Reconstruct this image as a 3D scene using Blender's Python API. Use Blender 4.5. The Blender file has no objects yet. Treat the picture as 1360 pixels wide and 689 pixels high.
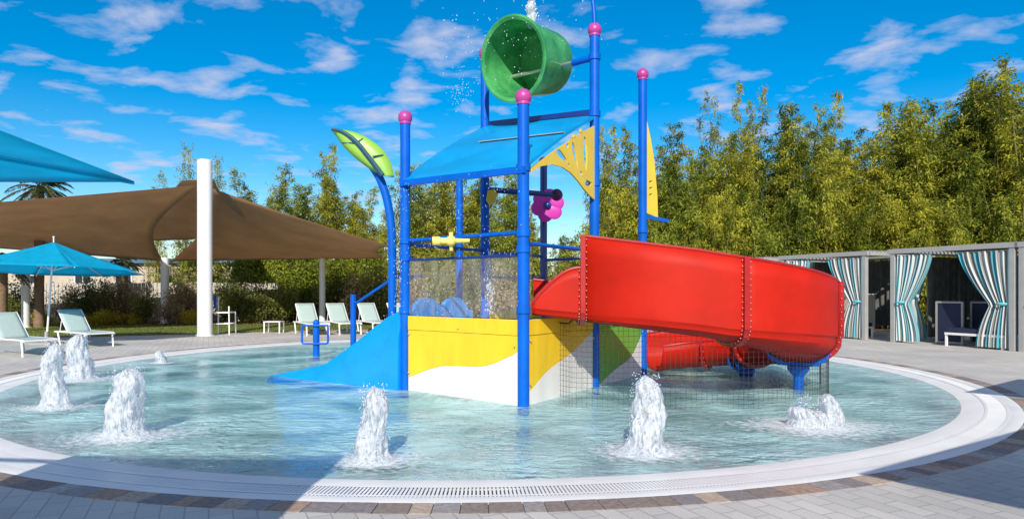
import bpy, bmesh, math, random
import numpy as np
from mathutils import Vector, Matrix, geometry, noise
PI = math.pi
random.seed(4); rng = np.random.default_rng(4)
D = bpy.data
sc = bpy.context.scene
col = sc.collection

# ------------------------------------------------------------------ camera, sky, sun, exposure
F, HZ, CH = 900.0, 386.0, 1.5
cam_d = D.cameras.new("camera"); cam = D.objects.new("camera", cam_d); col.objects.link(cam)
cam.location = (0, 0, CH); cam.rotation_euler = (PI/2, 0, 0)
cam_d.sensor_width = 36; cam_d.lens = F/1360*36
cam_d.shift_y = (HZ-344.5)/1360
cam_d.clip_start = 0.05; cam_d.clip_end = 3000
sc.camera = cam
SUN_EL, SUN_X = math.radians(32), -0.05
sc.view_settings.view_transform = 'Standard'
sc.view_settings.look = 'None'
sc.view_settings.exposure = 0.28
sc.view_settings.gamma = 1
sc.view_settings.use_curve_mapping = False
sd = Vector((SUN_X, -1, 0)).normalized()*math.cos(SUN_EL) + Vector((0, 0, math.sin(SUN_EL)))
ld = D.lights.new("sun", 'SUN'); ld.energy = 4.3; ld.angle = math.radians(.5); ld.color = (1, .94, .85)
lo = D.objects.new("sun", ld); col.objects.link(lo); lo.rotation_euler = sd.to_track_quat('Z', 'Y').to_euler()
lo.location = (0, -10, 30)

world = D.worlds.new("World"); sc.world = world; world.use_nodes = True
def build_world():
    nt = world.node_tree; n = nt.nodes; l = nt.links; n.clear()
    out = n.new('ShaderNodeOutputWorld'); bg = n.new('ShaderNodeBackground'); bg.inputs[1].default_value = .15
    sky = n.new('ShaderNodeTexSky'); sky.sky_type = 'NISHITA'; sky.sun_disc = False
    sky.sun_elevation = SUN_EL; sky.sun_rotation = math.atan2(sd.x, sd.y)
    sky.air_density = 1.0; sky.dust_density = .2; sky.ozone_density = 3.0
    hs = n.new('ShaderNodeHueSaturation'); hs.inputs['Saturation'].default_value = 1.56; hs.inputs['Value'].default_value = .80; hs.inputs['Hue'].default_value = .497
    l.new(sky.outputs[0], hs.inputs['Color'])
    tc = n.new('ShaderNodeTexCoord'); sx = n.new('ShaderNodeSeparateXYZ'); l.new(tc.outputs['Generated'], sx.inputs[0])
    ad = n.new('ShaderNodeMath'); ad.operation = 'ADD'; ad.inputs[1].default_value = .13; l.new(sx.outputs['Z'], ad.inputs[0])
    def div(s):
        m = n.new('ShaderNodeMath'); m.operation = 'DIVIDE'; l.new(sx.outputs[s], m.inputs[0]); l.new(ad.outputs[0], m.inputs[1]); return m
    cb = n.new('ShaderNodeCombineXYZ'); l.new(div('X').outputs[0], cb.inputs[0]); l.new(div('Y').outputs[0], cb.inputs[1])
    mp = n.new('ShaderNodeMapping'); mp.inputs['Scale'].default_value = (1.25, 1.5, 1); mp.inputs['Location'].default_value = (3.1, 1.2, 0); mp.inputs['Rotation'].default_value = (0, 0, .25)
    l.new(cb.outputs[0], mp.inputs[0])
    a = n.new('ShaderNodeTexNoise'); a.inputs['Scale'].default_value = 3.1; a.inputs['Detail'].default_value = 9; a.inputs['Roughness'].default_value = .54; a.inputs['Distortion'].default_value = .25
    l.new(mp.outputs[0], a.inputs['Vector'])
    r = n.new('ShaderNodeValToRGB'); r.color_ramp.elements[0].position = .515; r.color_ramp.elements[1].position = .70
    r.color_ramp.elements[0].color = (0, 0, 0, 1); r.color_ramp.elements[1].color = (.85, .85, .85, 1)
    bk = n.new('ShaderNodeMapRange'); bk.inputs['From Min'].default_value = .25; bk.inputs['From Max'].default_value = -.35; bk.inputs['To Min'].default_value = 0; bk.inputs['To Max'].default_value = .17; l.new(sx.outputs['Y'], bk.inputs['Value'])  # extra unseen cloud added behind the viewer as neutral fill light
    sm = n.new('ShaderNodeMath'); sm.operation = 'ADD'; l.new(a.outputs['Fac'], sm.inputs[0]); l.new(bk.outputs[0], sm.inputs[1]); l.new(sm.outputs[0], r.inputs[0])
    mx = n.new('ShaderNodeMixRGB'); mx.inputs['Color2'].default_value = (3.3, 3.5, 4.5, 1)
    l.new(r.outputs[0], mx.inputs['Fac']); l.new(hs.outputs[0], mx.inputs['Color1'])
    l.new(mx.outputs[0], bg.inputs[0]); l.new(bg.outputs[0], out.inputs[0])
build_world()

# ------------------------------------------------------------------ materials
MATS = {}
def mat(name, color, rough=.5, var=.08, scale=6, bump=0, bscale=40, metal=0, spec=.5, coat=0, trans=0, stretch=None, col2=None, ramp=(.35, .65)):
    """principled with gentle noise in colour, roughness and bump"""
    if name in MATS: return MATS[name]
    m = D.materials.new(name); m.use_nodes = True; nt = m.node_tree; n = nt.nodes; l = nt.links
    b = n['Principled BSDF']; o = n['Material Output']
    tc = n.new('ShaderNodeTexCoord'); vec = tc.outputs['Object']
    if stretch:
        mp = n.new('ShaderNodeMapping'); mp.inputs['Scale'].default_value = stretch; l.new(vec, mp.inputs[0]); vec = mp.outputs[0]
    nz = n.new('ShaderNodeTexNoise'); nz.inputs['Scale'].default_value = scale; nz.inputs['Detail'].default_value = 6; nz.inputs['Roughness'].default_value = .6
    l.new(vec, nz.inputs['Vector'])
    cr = n.new('ShaderNodeValToRGB'); e = cr.color_ramp.elements
    c1 = [max(0, c*(1-var)) for c in color]; c2 = list(col2) if col2 else [min(1, c*(1+var)) for c in color]
    e[0].position, e[1].position = ramp; e[0].color = (*c1, 1); e[1].color = (*c2, 1)
    l.new(nz.outputs['Fac'], cr.inputs[0]); l.new(cr.outputs[0], b.inputs['Base Color'])
    mr = n.new('ShaderNodeMapRange'); mr.inputs['To Min'].default_value = max(.02, rough-.08); mr.inputs['To Max'].default_value = min(1, rough+.1)
    l.new(nz.outputs['Fac'], mr.inputs['Value']); l.new(mr.outputs[0], b.inputs['Roughness'])
    b.inputs['Metallic'].default_value = metal; b.inputs['Specular IOR Level'].default_value = spec
    b.inputs['Coat Weight'].default_value = coat
    if bump:
        n2 = n.new('ShaderNodeTexNoise'); n2.inputs['Scale'].default_value = bscale; n2.inputs['Detail'].default_value = 4; l.new(tc.outputs['Object'], n2.inputs['Vector'])
        bp = n.new('ShaderNodeBump'); bp.inputs['Strength'].default_value = bump; bp.inputs['Distance'].default_value = .02
        l.new(n2.outputs['Fac'], bp.inputs['Height']); l.new(bp.outputs[0], b.inputs['Normal'])
    if trans:
        t = n.new('ShaderNodeBsdfTranslucent'); l.new(cr.outputs[0], t.inputs[0])
        mx = n.new('ShaderNodeMixShader'); mx.inputs[0].default_value = trans
        l.new(b.outputs[0], mx.inputs[1]); l.new(t.outputs[0], mx.inputs[2]); l.new(mx.outputs[0], o.inputs[0])
    MATS[name] = m; return m

BLUE = mat('blue_paint', (.0, .105, .52), .38, .12, 3, spec=.22)
NAVY = mat('dark_and_shaded_blue', (.005, .03, .2), .32, .15, 3, coat=.3)
AZURE = mat('azure_plastic', (.0, .27, .80), .28, .07, 2.5, coat=.2)
ROOFM = mat('roof_blue_plastic', (.0, .36, .74), .3, .14, 1.6, trans=.15)
RED = mat('red_fibreglass', (.46, .012, .003), .55, .12, 1.4, spec=.2, bump=.03, bscale=6)
REDD = mat('red_flange', (.36, .010, .008), .35, .12, 4)
YEL = mat('yellow_panel', (.84, .54, .02), .36, .09, 3.5, stretch=(1, 1, .22))
YELP = mat('pale_yellow_panel', (.88, .62, .06), .35, .05, 3, trans=.12)
WHP = mat('white_panel', (.76, .74, .70), .38, .07, 3.5, stretch=(1, 1, .22))
GRNP = mat('green_panel', (.13, .40, .05), .35, .05, 2)
GRNB = mat('green_fibreglass', (.06, .50, .15), .3, .3, 3, coat=.2, trans=.38, col2=(.14, .60, .20))
LEAFG = mat('lime_panel', (.38, .68, .10), .35, .06, 3, trans=.3)
PINK = mat('pink_ball', (.46, .05, .27), .35, .06, 4)
MAG = mat('magenta_plastic', (.72, .05, .48), .35, .06, 4, trans=.25)
STEEL = mat('steel', (.55, .53, .5), .35, .1, 8, metal=.8)
WHITEP = mat('white_paint', (.80, .79, .77), .35, .03, 2)
SLING = mat('mint_sling', (.46, .58, .53), .7, .05, 20, trans=.2)
TEALF = mat('teal_fabric', (.0, .62, .84), .8, .06, 5, trans=.66, bump=.05, bscale=120)
BROWNF = mat('brown_mesh_fabric', (.47, .315, .18), .85, .10, .8, trans=.66, bump=.05, bscale=150)
GREYM = mat('grey_powdercoat', (.34, .335, .32), .5, .06, 4)
NAVYF = mat('navy_wicker', (.012, .018, .05), .7, .3, 60, bump=.3, bscale=150)
BLACK = mat('black_paint', (.012, .012, .013), .5, .2, 6)
def porous(m, f):
    nt = m.node_tree; n = nt.nodes; l = nt.links; o = n['Material Output']; src = o.inputs[0].links[0].from_socket
    tp = n.new('ShaderNodeBsdfTransparent'); mx = n.new('ShaderNodeMixShader'); mx.inputs[0].default_value = f
    l.new(src, mx.inputs[1]); l.new(tp.outputs[0], mx.inputs[2]); l.new(mx.outputs[0], o.inputs[0])
porous(BROWNF, .07)
NETM = mat('black_net_cord', (.04, .034, .03), .8, .2, 6)
BEIGE = mat('beige_render', (.52, .44, .34), .9, .08, 1.2, bump=.1)
FENCEW = mat('pale_fence_boards', (.50, .45, .38), .8, .12, 3, stretch=(6, 1, .4))
BARK = mat('palm_bark', (.22, .14, .085), .95, .35, 9, bump=.6, bscale=25, stretch=(1, 1, 3))
CULM = mat('bamboo_culm', (.20, .19, .07), .6, .3, 5)
WOOD = mat('shrub_wood', (.12, .085, .055), .9, .3, 9)
DARKG = mat('drain_dark', (.03, .035, .035), .9, .2, 6)

def leafmat(name, c_dark, c_light, trans=.45):
    m = D.materials.new(name); m.use_nodes = True; nt = m.node_tree; n = nt.nodes; l = nt.links
    b = n['Principled BSDF']; o = n['Material Output']; b.inputs['Roughness'].default_value = .5; b.inputs['Specular IOR Level'].default_value = .12
    at_ = n.new('ShaderNodeAttribute'); at_.attribute_name = 'tone'
    oi = n.new('ShaderNodeObjectInfo'); ad = n.new('ShaderNodeMath'); ad.operation = 'MULTIPLY_ADD'; ad.inputs[1].default_value = .45
    l.new(oi.outputs['Random'], ad.inputs[0]); l.new(at_.outputs['Fac'], ad.inputs[2])
    sb = n.new('ShaderNodeMath'); sb.operation = 'SUBTRACT'; sb.inputs[1].default_value = .20; l.new(ad.outputs[0], sb.inputs[0])
    cr = n.new('ShaderNodeValToRGB'); e = cr.color_ramp.elements; e[0].color = (*c_dark, 1); e[1].color = (*c_light, 1); e[0].position = .1; e[1].position = .9
    l.new(sb.outputs[0], cr.inputs[0]); l.new(cr.outputs[0], b.inputs['Base Color'])
    t = n.new('ShaderNodeBsdfTranslucent'); l.new(cr.outputs[0], t.inputs[0])
    mx = n.new('ShaderNodeMixShader'); mx.inputs[0].default_value = trans
    l.new(b.outputs[0], mx.inputs[1]); l.new(t.outputs[0], mx.inputs[2]); l.new(mx.outputs[0], o.inputs[0])
    return m
L_BAM = leafmat('bamboo_leaves', (.11, .14, .014), (.56, .53, .06))
L_SHR = leafmat('shrub_leaves', (.08, .11, .03), (.34, .36, .09))
L_BRN = leafmat('bronze_leaves', (.15, .12, .06), (.55, .44, .25))
L_YEL = leafmat('croton_leaves', (.30, .26, .02), (.75, .62, .07))
L_BRI = leafmat('bright_leaves', (.08, .14, .012), (.36, .40, .045))
L_PALM = leafmat('palm_leaves', (.03, .05, .015), (.13, .16, .06))

def paver_mat():
    m = D.materials.new('deck_pavers'); m.use_nodes = True; nt = m.node_tree; n = nt.nodes; l = nt.links; b = n['Principled BSDF']
    tc = n.new('ShaderNodeTexCoord'); mp = n.new('ShaderNodeMapping'); mp.inputs['Rotation'].default_value = (0, 0, 1.15); l.new(tc.outputs['Object'], mp.inputs[0])
    br = n.new('ShaderNodeTexBrick'); br.inputs['Scale'].default_value = 1; br.inputs['Brick Width'].default_value = .3; br.inputs['Row Height'].default_value = .15
    br.inputs['Mortar Size'].default_value = .006; br.inputs['Mortar Smooth'].default_value = .3; br.inputs['Color1'].default_value = (.49, .46, .415, 1); br.inputs['Color2'].default_value = (.57, .53, .475, 1); br.inputs['Mortar'].default_value = (.36, .335, .305, 1)
    l.new(mp.outputs[0], br.inputs['Vector'])
    nz = n.new('ShaderNodeTexNoise'); nz.inputs['Scale'].default_value = .7; nz.inputs['Detail'].default_value = 8; l.new(tc.outputs['Object'], nz.inputs['Vector'])
    nf = n.new('ShaderNodeTexNoise'); nf.inputs['Scale'].default_value = 60; nf.inputs['Detail'].default_value = 3; l.new(tc.outputs['Object'], nf.inputs['Vector'])
    cr = n.new('ShaderNodeMapRange'); cr.inputs['From Min'].default_value = .3; cr.inputs['From Max'].default_value = .7; cr.inputs['To Min'].default_value = .80; cr.inputs['To Max'].default_value = 1.1; l.new(nz.outputs['Fac'], cr.inputs['Value'])
    cf = n.new('ShaderNodeMapRange'); cf.inputs['To Min'].default_value = .85; cf.inputs['To Max'].default_value = 1.15; l.new(nf.outputs['Fac'], cf.inputs['Value'])
    mm = n.new('ShaderNodeMath'); mm.operation = 'MULTIPLY'; l.new(cr.outputs[0], mm.inputs[0]); l.new(cf.outputs[0], mm.inputs[1])
    vm = n.new('ShaderNodeVectorMath'); vm.operation = 'SCALE'; l.new(br.outputs['Color'], vm.inputs[0]); l.new(mm.outputs[0], vm.inputs['Scale'])
    l.new(vm.outputs[0], b.inputs['Base Color']); b.inputs['Roughness'].default_value = .75
    bp = n.new('ShaderNodeBump'); bp.inputs['Strength'].default_value = .5; bp.inputs['Distance'].default_value = .004; bp.invert = True
    l.new(br.outputs['Fac'], bp.inputs['Height']); l.new(bp.outputs[0], b.inputs['Normal'])
    return m
def tone_mat(name, stops, rough=.8, amt=.25, nscale=25):
    m = D.materials.new(name); m.use_nodes = True; nt = m.node_tree; n = nt.nodes; l = nt.links; b = n['Principled BSDF']; b.inputs['Roughness'].default_value = rough
    a = n.new('ShaderNodeAttribute'); a.attribute_name = 'tone'; cr = n.new('ShaderNodeValToRGB'); l.new(a.outputs['Fac'], cr.inputs[0])
    cr.color_ramp.interpolation = 'CONSTANT'; e = cr.color_ramp.elements
    while len(e) < len(stops): e.new(.5)
    for i, (p, c) in enumerate(stops): e[i].position = p; e[i].color = (*c, 1)
    tc = n.new('ShaderNodeTexCoord'); nz = n.new('ShaderNodeTexNoise'); nz.inputs['Scale'].default_value = nscale; nz.inputs['Detail'].default_value = 5; l.new(tc.outputs['Object'], nz.inputs['Vector'])
    mr = n.new('ShaderNodeMapRange'); mr.inputs['From Min'].default_value = .3; mr.inputs['From Max'].default_value = .7; mr.inputs['To Min'].default_value = 1-amt; mr.inputs['To Max'].default_value = 1+amt; l.new(nz.outputs['Fac'], mr.inputs['Value'])
    vm = n.new('ShaderNodeVectorMath'); vm.operation = 'SCALE'; l.new(cr.outputs[0], vm.inputs[0]); l.new(mr.outputs[0], vm.inputs['Scale']); l.new(vm.outputs[0], b.inputs['Base Color'])
    return m
def water_mat():
    m = D.materials.new('pool_water'); m.use_nodes = True; nt = m.node_tree; n = nt.nodes; l = nt.links; n.clear()
    o = n.new('ShaderNodeOutputMaterial'); tc = n.new('ShaderNodeTexCoord')
    def nz(sc_, det, st):
        mp = n.new('ShaderNodeMapping'); mp.inputs['Scale'].default_value = st; l.new(tc.outputs['Object'], mp.inputs[0])
        a = n.new('ShaderNodeTexNoise'); a.inputs['Scale'].default_value = sc_; a.inputs['Detail'].default_value = det; a.inputs['Distortion'].default_value = .6; l.new(mp.outputs[0], a.inputs['Vector']); return a
    a = nz(5.5, 3, (.8, 1.3, 1)); c = nz(15, 2, (1.0, 1.3, 1)); 
    s = n.new('ShaderNodeMath'); s.operation = 'MULTIPLY_ADD'; s.inputs[1].default_value = .30; l.new(c.outputs['Fac'], s.inputs[0]); l.new(a.outputs['Fac'], s.inputs[2])
    big = nz(.55, 2, (1, 1, 1)); mr = n.new('ShaderNodeMapRange'); mr.inputs['From Min'].default_value = .35; mr.inputs['From Max'].default_value = .65; mr.inputs['To Min'].default_value = .3; mr.inputs['To Max'].default_value = 1.25; l.new(big.outputs['Fac'], mr.inputs['Value'])
    hm = n.new('ShaderNodeMath'); hm.operation = 'MULTIPLY'; l.new(s.outputs[0], hm.inputs[0]); l.new(mr.outputs[0], hm.inputs[1])
    bp = n.new('ShaderNodeBump'); bp.inputs['Strength'].default_value = 1; bp.inputs['Distance'].default_value = .13; l.new(hm.outputs[0], bp.inputs['Height'])
    # painted caustics: a cell-edge pattern tints the transparency to dapple the floor
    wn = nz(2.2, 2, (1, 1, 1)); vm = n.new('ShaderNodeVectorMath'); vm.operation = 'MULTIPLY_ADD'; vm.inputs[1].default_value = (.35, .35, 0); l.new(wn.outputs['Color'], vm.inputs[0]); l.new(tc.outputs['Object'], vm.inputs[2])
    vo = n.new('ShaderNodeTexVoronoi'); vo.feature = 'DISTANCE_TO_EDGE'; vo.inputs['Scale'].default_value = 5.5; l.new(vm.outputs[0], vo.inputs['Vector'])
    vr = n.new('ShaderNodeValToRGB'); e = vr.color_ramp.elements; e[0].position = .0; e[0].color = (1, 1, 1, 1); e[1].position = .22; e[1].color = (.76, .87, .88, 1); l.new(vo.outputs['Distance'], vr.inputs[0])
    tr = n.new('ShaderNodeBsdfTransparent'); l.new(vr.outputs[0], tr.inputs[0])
    gl = n.new('ShaderNodeBsdfGlossy'); gl.inputs['Roughness'].default_value = .03; l.new(bp.outputs[0], gl.inputs['Normal'])
    fr = n.new('ShaderNodeFresnel'); fr.inputs['IOR'].default_value = 1.33; l.new(bp.outputs[0], fr.inputs['Normal'])
    mu = n.new('ShaderNodeMath'); mu.operation = 'MULTIPLY'; mu.inputs[1].default_value = .76; mu.use_clamp = True; l.new(fr.outputs[0], mu.inputs[0])
    mx = n.new('ShaderNodeMixShader'); df = n.new('ShaderNodeBsdfDiffuse'); df.inputs[0].default_value = (.58, .90, .89, 1); l.new(bp.outputs[0], df.inputs['Normal'])
    ae = nz(.8, 4, (1, 1, 1)); am = n.new('ShaderNodeMapRange'); am.inputs['From Min'].default_value = .35; am.inputs['From Max'].default_value = .65; am.inputs['To Min'].default_value = .04; am.inputs['To Max'].default_value = .60; l.new(ae.outputs['Fac'], am.inputs['Value'])
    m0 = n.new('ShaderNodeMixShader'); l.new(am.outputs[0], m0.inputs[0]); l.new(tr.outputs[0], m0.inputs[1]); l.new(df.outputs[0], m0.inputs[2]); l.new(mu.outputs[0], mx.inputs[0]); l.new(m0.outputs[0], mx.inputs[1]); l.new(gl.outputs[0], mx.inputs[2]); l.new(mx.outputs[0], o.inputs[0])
    va = n.new('ShaderNodeVolumeAbsorption'); va.inputs['Color'].default_value = (.08, .88, .95, 1); va.inputs['Density'].default_value = .62; l.new(va.outputs[0], o.inputs['Volume'])
    return m
def froth_mat():
    m = D.materials.new('white_froth'); m.use_nodes = True; nt = m.node_tree; n = nt.nodes; l = nt.links; b = n['Principled BSDF']; o = n['Material Output']
    b.inputs['Base Color'].default_value = (.86, .88, .90, 1); b.inputs['Roughness'].default_value = .35
    t = n.new('ShaderNodeBsdfTranslucent'); t.inputs[0].default_value = (.86, .90, .94, 1)
    mx = n.new('ShaderNodeMixShader'); mx.inputs[0].default_value = .45; l.new(b.outputs[0], mx.inputs[1]); l.new(t.outputs[0], mx.inputs[2])
    tp = n.new('ShaderNodeBsdfTransparent'); tp.inputs[0].default_value = (.95, .98, 1, 1)
    tc = n.new('ShaderNodeTexCoord'); mp = n.new('ShaderNodeMapping'); mp.inputs['Scale'].default_value = (1, 1, .3); l.new(tc.outputs['Object'], mp.inputs[0])
    nz = n.new('ShaderNodeTexNoise'); nz.inputs['Scale'].default_value = 34; nz.inputs['Detail'].default_value = 5; l.new(mp.outputs[0], nz.inputs['Vector'])
    cr = n.new('ShaderNodeMapRange'); cr.inputs['From Min'].default_value = .48; cr.inputs['From Max'].default_value = .68; cr.inputs['To Min'].default_value = .10; cr.inputs['To Max'].default_value = .75; l.new(nz.outputs['Fac'], cr.inputs['Value'])
    bp = n.new('ShaderNodeBump'); bp.inputs['Distance'].default_value = .03; l.new(nz.outputs['Fac'], bp.inputs['Height']); l.new(bp.outputs[0], b.inputs['Normal'])
    m2 = n.new('ShaderNodeMixShader'); l.new(cr.outputs[0], m2.inputs[0]); l.new(mx.outputs[0], m2.inputs[1]); l.new(tp.outputs[0], m2.inputs[2]); l.new(m2.outputs[0], o.inputs[0])
    return m
def foam_mat():
    m = D.materials.new('surface_foam'); m.use_nodes = True; nt = m.node_tree; n = nt.nodes; l = nt.links; b = n['Principled BSDF']; o = n['Material Output']
    b.inputs['Base Color'].default_value = (.85, .88, .88, 1); b.inputs['Roughness'].default_value = .5
    tp = n.new('ShaderNodeBsdfTransparent'); tc = n.new('ShaderNodeTexCoord')
    nz = n.new('ShaderNodeTexNoise'); nz.inputs['Scale'].default_value = 14; nz.inputs['Detail'].default_value = 6; l.new(tc.outputs['Object'], nz.inputs['Vector'])
    at_ = n.new('ShaderNodeAttribute'); at_.attribute_name = 'tone'
    ad = n.new('ShaderNodeMath'); ad.operation = 'ADD'; l.new(nz.outputs['Fac'], ad.inputs[0]); l.new(at_.outputs['Fac'], ad.inputs[1])
    cr = n.new('ShaderNodeMapRange'); cr.inputs['From Min'].default_value = .75; cr.inputs['From Max'].default_value = 1.15; cr.inputs['To Max'].default_value = .85; l.new(ad.outputs[0], cr.inputs['Value'])
    m2 = n.new('ShaderNodeMixShader'); l.new(cr.outputs[0], m2.inputs[0]); l.new(tp.outputs[0], m2.inputs[1]); l.new(b.outputs[0], m2.inputs[2]); l.new(m2.outputs[0], o.inputs[0])
    return m
def clear_mat():
    m = D.materials.new('wet_clear_sheet'); m.use_nodes = True; nt = m.node_tree; n = nt.nodes; l = nt.links; b = n['Principled BSDF']; o = n['Material Output']
    b.inputs['Base Color'].default_value = (.50, .46, .40, 1); b.inputs['Roughness'].default_value = .25
    tp = n.new('ShaderNodeBsdfTransparent'); tc = n.new('ShaderNodeTexCoord')
    mp = n.new('ShaderNodeMapping'); mp.inputs['Scale'].default_value = (1, 1, .3); l.new(tc.outputs['Object'], mp.inputs[0])
    nz = n.new('ShaderNodeTexNoise'); nz.inputs['Scale'].default_value = 9; nz.inputs['Detail'].default_value = 8; nz.inputs['Roughness'].default_value = .75; l.new(mp.outputs[0], nz.inputs['Vector'])
    cr = n.new('ShaderNodeMapRange'); cr.inputs['From Min'].default_value = .4; cr.inputs['From Max'].default_value = .75; cr.inputs['To Min'].default_value = .05; cr.inputs['To Max'].default_value = .28; l.new(nz.outputs['Fac'], cr.inputs['Value'])
    m2 = n.new('ShaderNodeMixShader'); l.new(cr.outputs[0], m2.inputs[0]); l.new(tp.outputs[0], m2.inputs[1]); l.new(b.outputs[0], m2.inputs[2]); l.new(m2.outputs[0], o.inputs[0])
    return m
def stripe_mat():
    m = D.materials.new('striped_curtain_cloth'); m.use_nodes = True; nt = m.node_tree; n = nt.nodes; l = nt.links; b = n['Principled BSDF']; o = n['Material Output']; b.inputs['Roughness'].default_value = .85
    uv = n.new('ShaderNodeUVMap'); sx = n.new('ShaderNodeSeparateXYZ'); l.new(uv.outputs[0], sx.inputs[0])
    m1 = n.new('ShaderNodeMath'); m1.operation = 'MULTIPLY'; m1.inputs[1].default_value = 1/.8; l.new(sx.outputs[0], m1.inputs[0])
    m2 = n.new('ShaderNodeMath'); m2.operation = 'FRACT'; l.new(m1.outputs[0], m2.inputs[0])
    cr = n.new('ShaderNodeValToRGB'); cr.color_ramp.interpolation = 'CONSTANT'; e = cr.color_ramp.elements; l.new(m2.outputs[0], cr.inputs[0])
    st = [(0, (.05, .50, .60)), (.2, (.72, .74, .72)), (.3, (.32, .30, .27)), (.38, (.70, .72, .70)), (.48, (.20, .62, .68)), (.56, (.74, .75, .73)), (.66, (.30, .29, .26)), (.8, (.70, .72, .70)), (.88, (.16, .42, .47))]
    while len(e) < len(st): e.new(.5)
    for i, (p, c) in enumerate(st): e[i].position = p; e[i].color = (*c, 1)
    l.new(cr.outputs[0], b.inputs['Base Color']); t = n.new('ShaderNodeBsdfTranslucent'); l.new(cr.outputs[0], t.inputs[0])
    mx = n.new('ShaderNodeMixShader'); mx.inputs[0].default_value = .25; l.new(b.outputs[0], mx.inputs[1]); l.new(t.outputs[0], mx.inputs[2]); l.new(mx.outputs[0], o.inputs[0])
    return m
PAVER = paver_mat(); WATER = water_mat(); FROTH = froth_mat(); FOAM = foam_mat(); CLEAR = clear_mat(); STRIPE = stripe_mat()
LINING = mat('dark_curtain_lining', (.10, .105, .095), .9, .25, 4)
PLASTER = mat('white_rim_plaster', (.76, .745, .71), .6, .05, 2, bump=.08, bscale=60)
FLOORM = mat('aqua_pool_plaster', (.76, .82, .76), .7, .10, 2.2, col2=(.84, .86, .82))
SOIL = mat('soil', (.11, .075, .05), 1, .3, 3, bump=.6, bscale=20)
MULCH = mat('bark_mulch', (.10, .05, .032), 1, .4, 18, bump=1, bscale=40)
GRASS = mat('lawn', (.085, .125, .028), .95, .25, 3, bump=1, bscale=90, col2=(.15, .19, .05))
DROP = mat('water_droplet', (.85, .90, .95), .1, .02, 5, trans=.4)

# ------------------------------------------------------------------ object helpers
def tag(o, label=None, cat=None, group=None, kind=None):
    if label: o['label'] = label
    if cat: o['category'] = cat
    if group: o['group'] = group
    if kind: o['kind'] = kind
    return o
def thing(name, loc, label, cat, group=None, rz=0):
    o = D.objects.new(name, None); col.objects.link(o); o.location = loc; o.rotation_euler = (0, 0, rz); o.empty_display_size = .2
    return tag(o, label, cat, group)
def rootloc(p):
    v = Vector((0, 0, 0))
    while p: v = v + Vector(p.location); p = p.parent
    return v
def at(x, y, Y):
    """photo pixel at depth Y -> world point"""
    return Vector(((x-680)/F*Y, Y, CH+(HZ-y)/F*Y))

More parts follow.
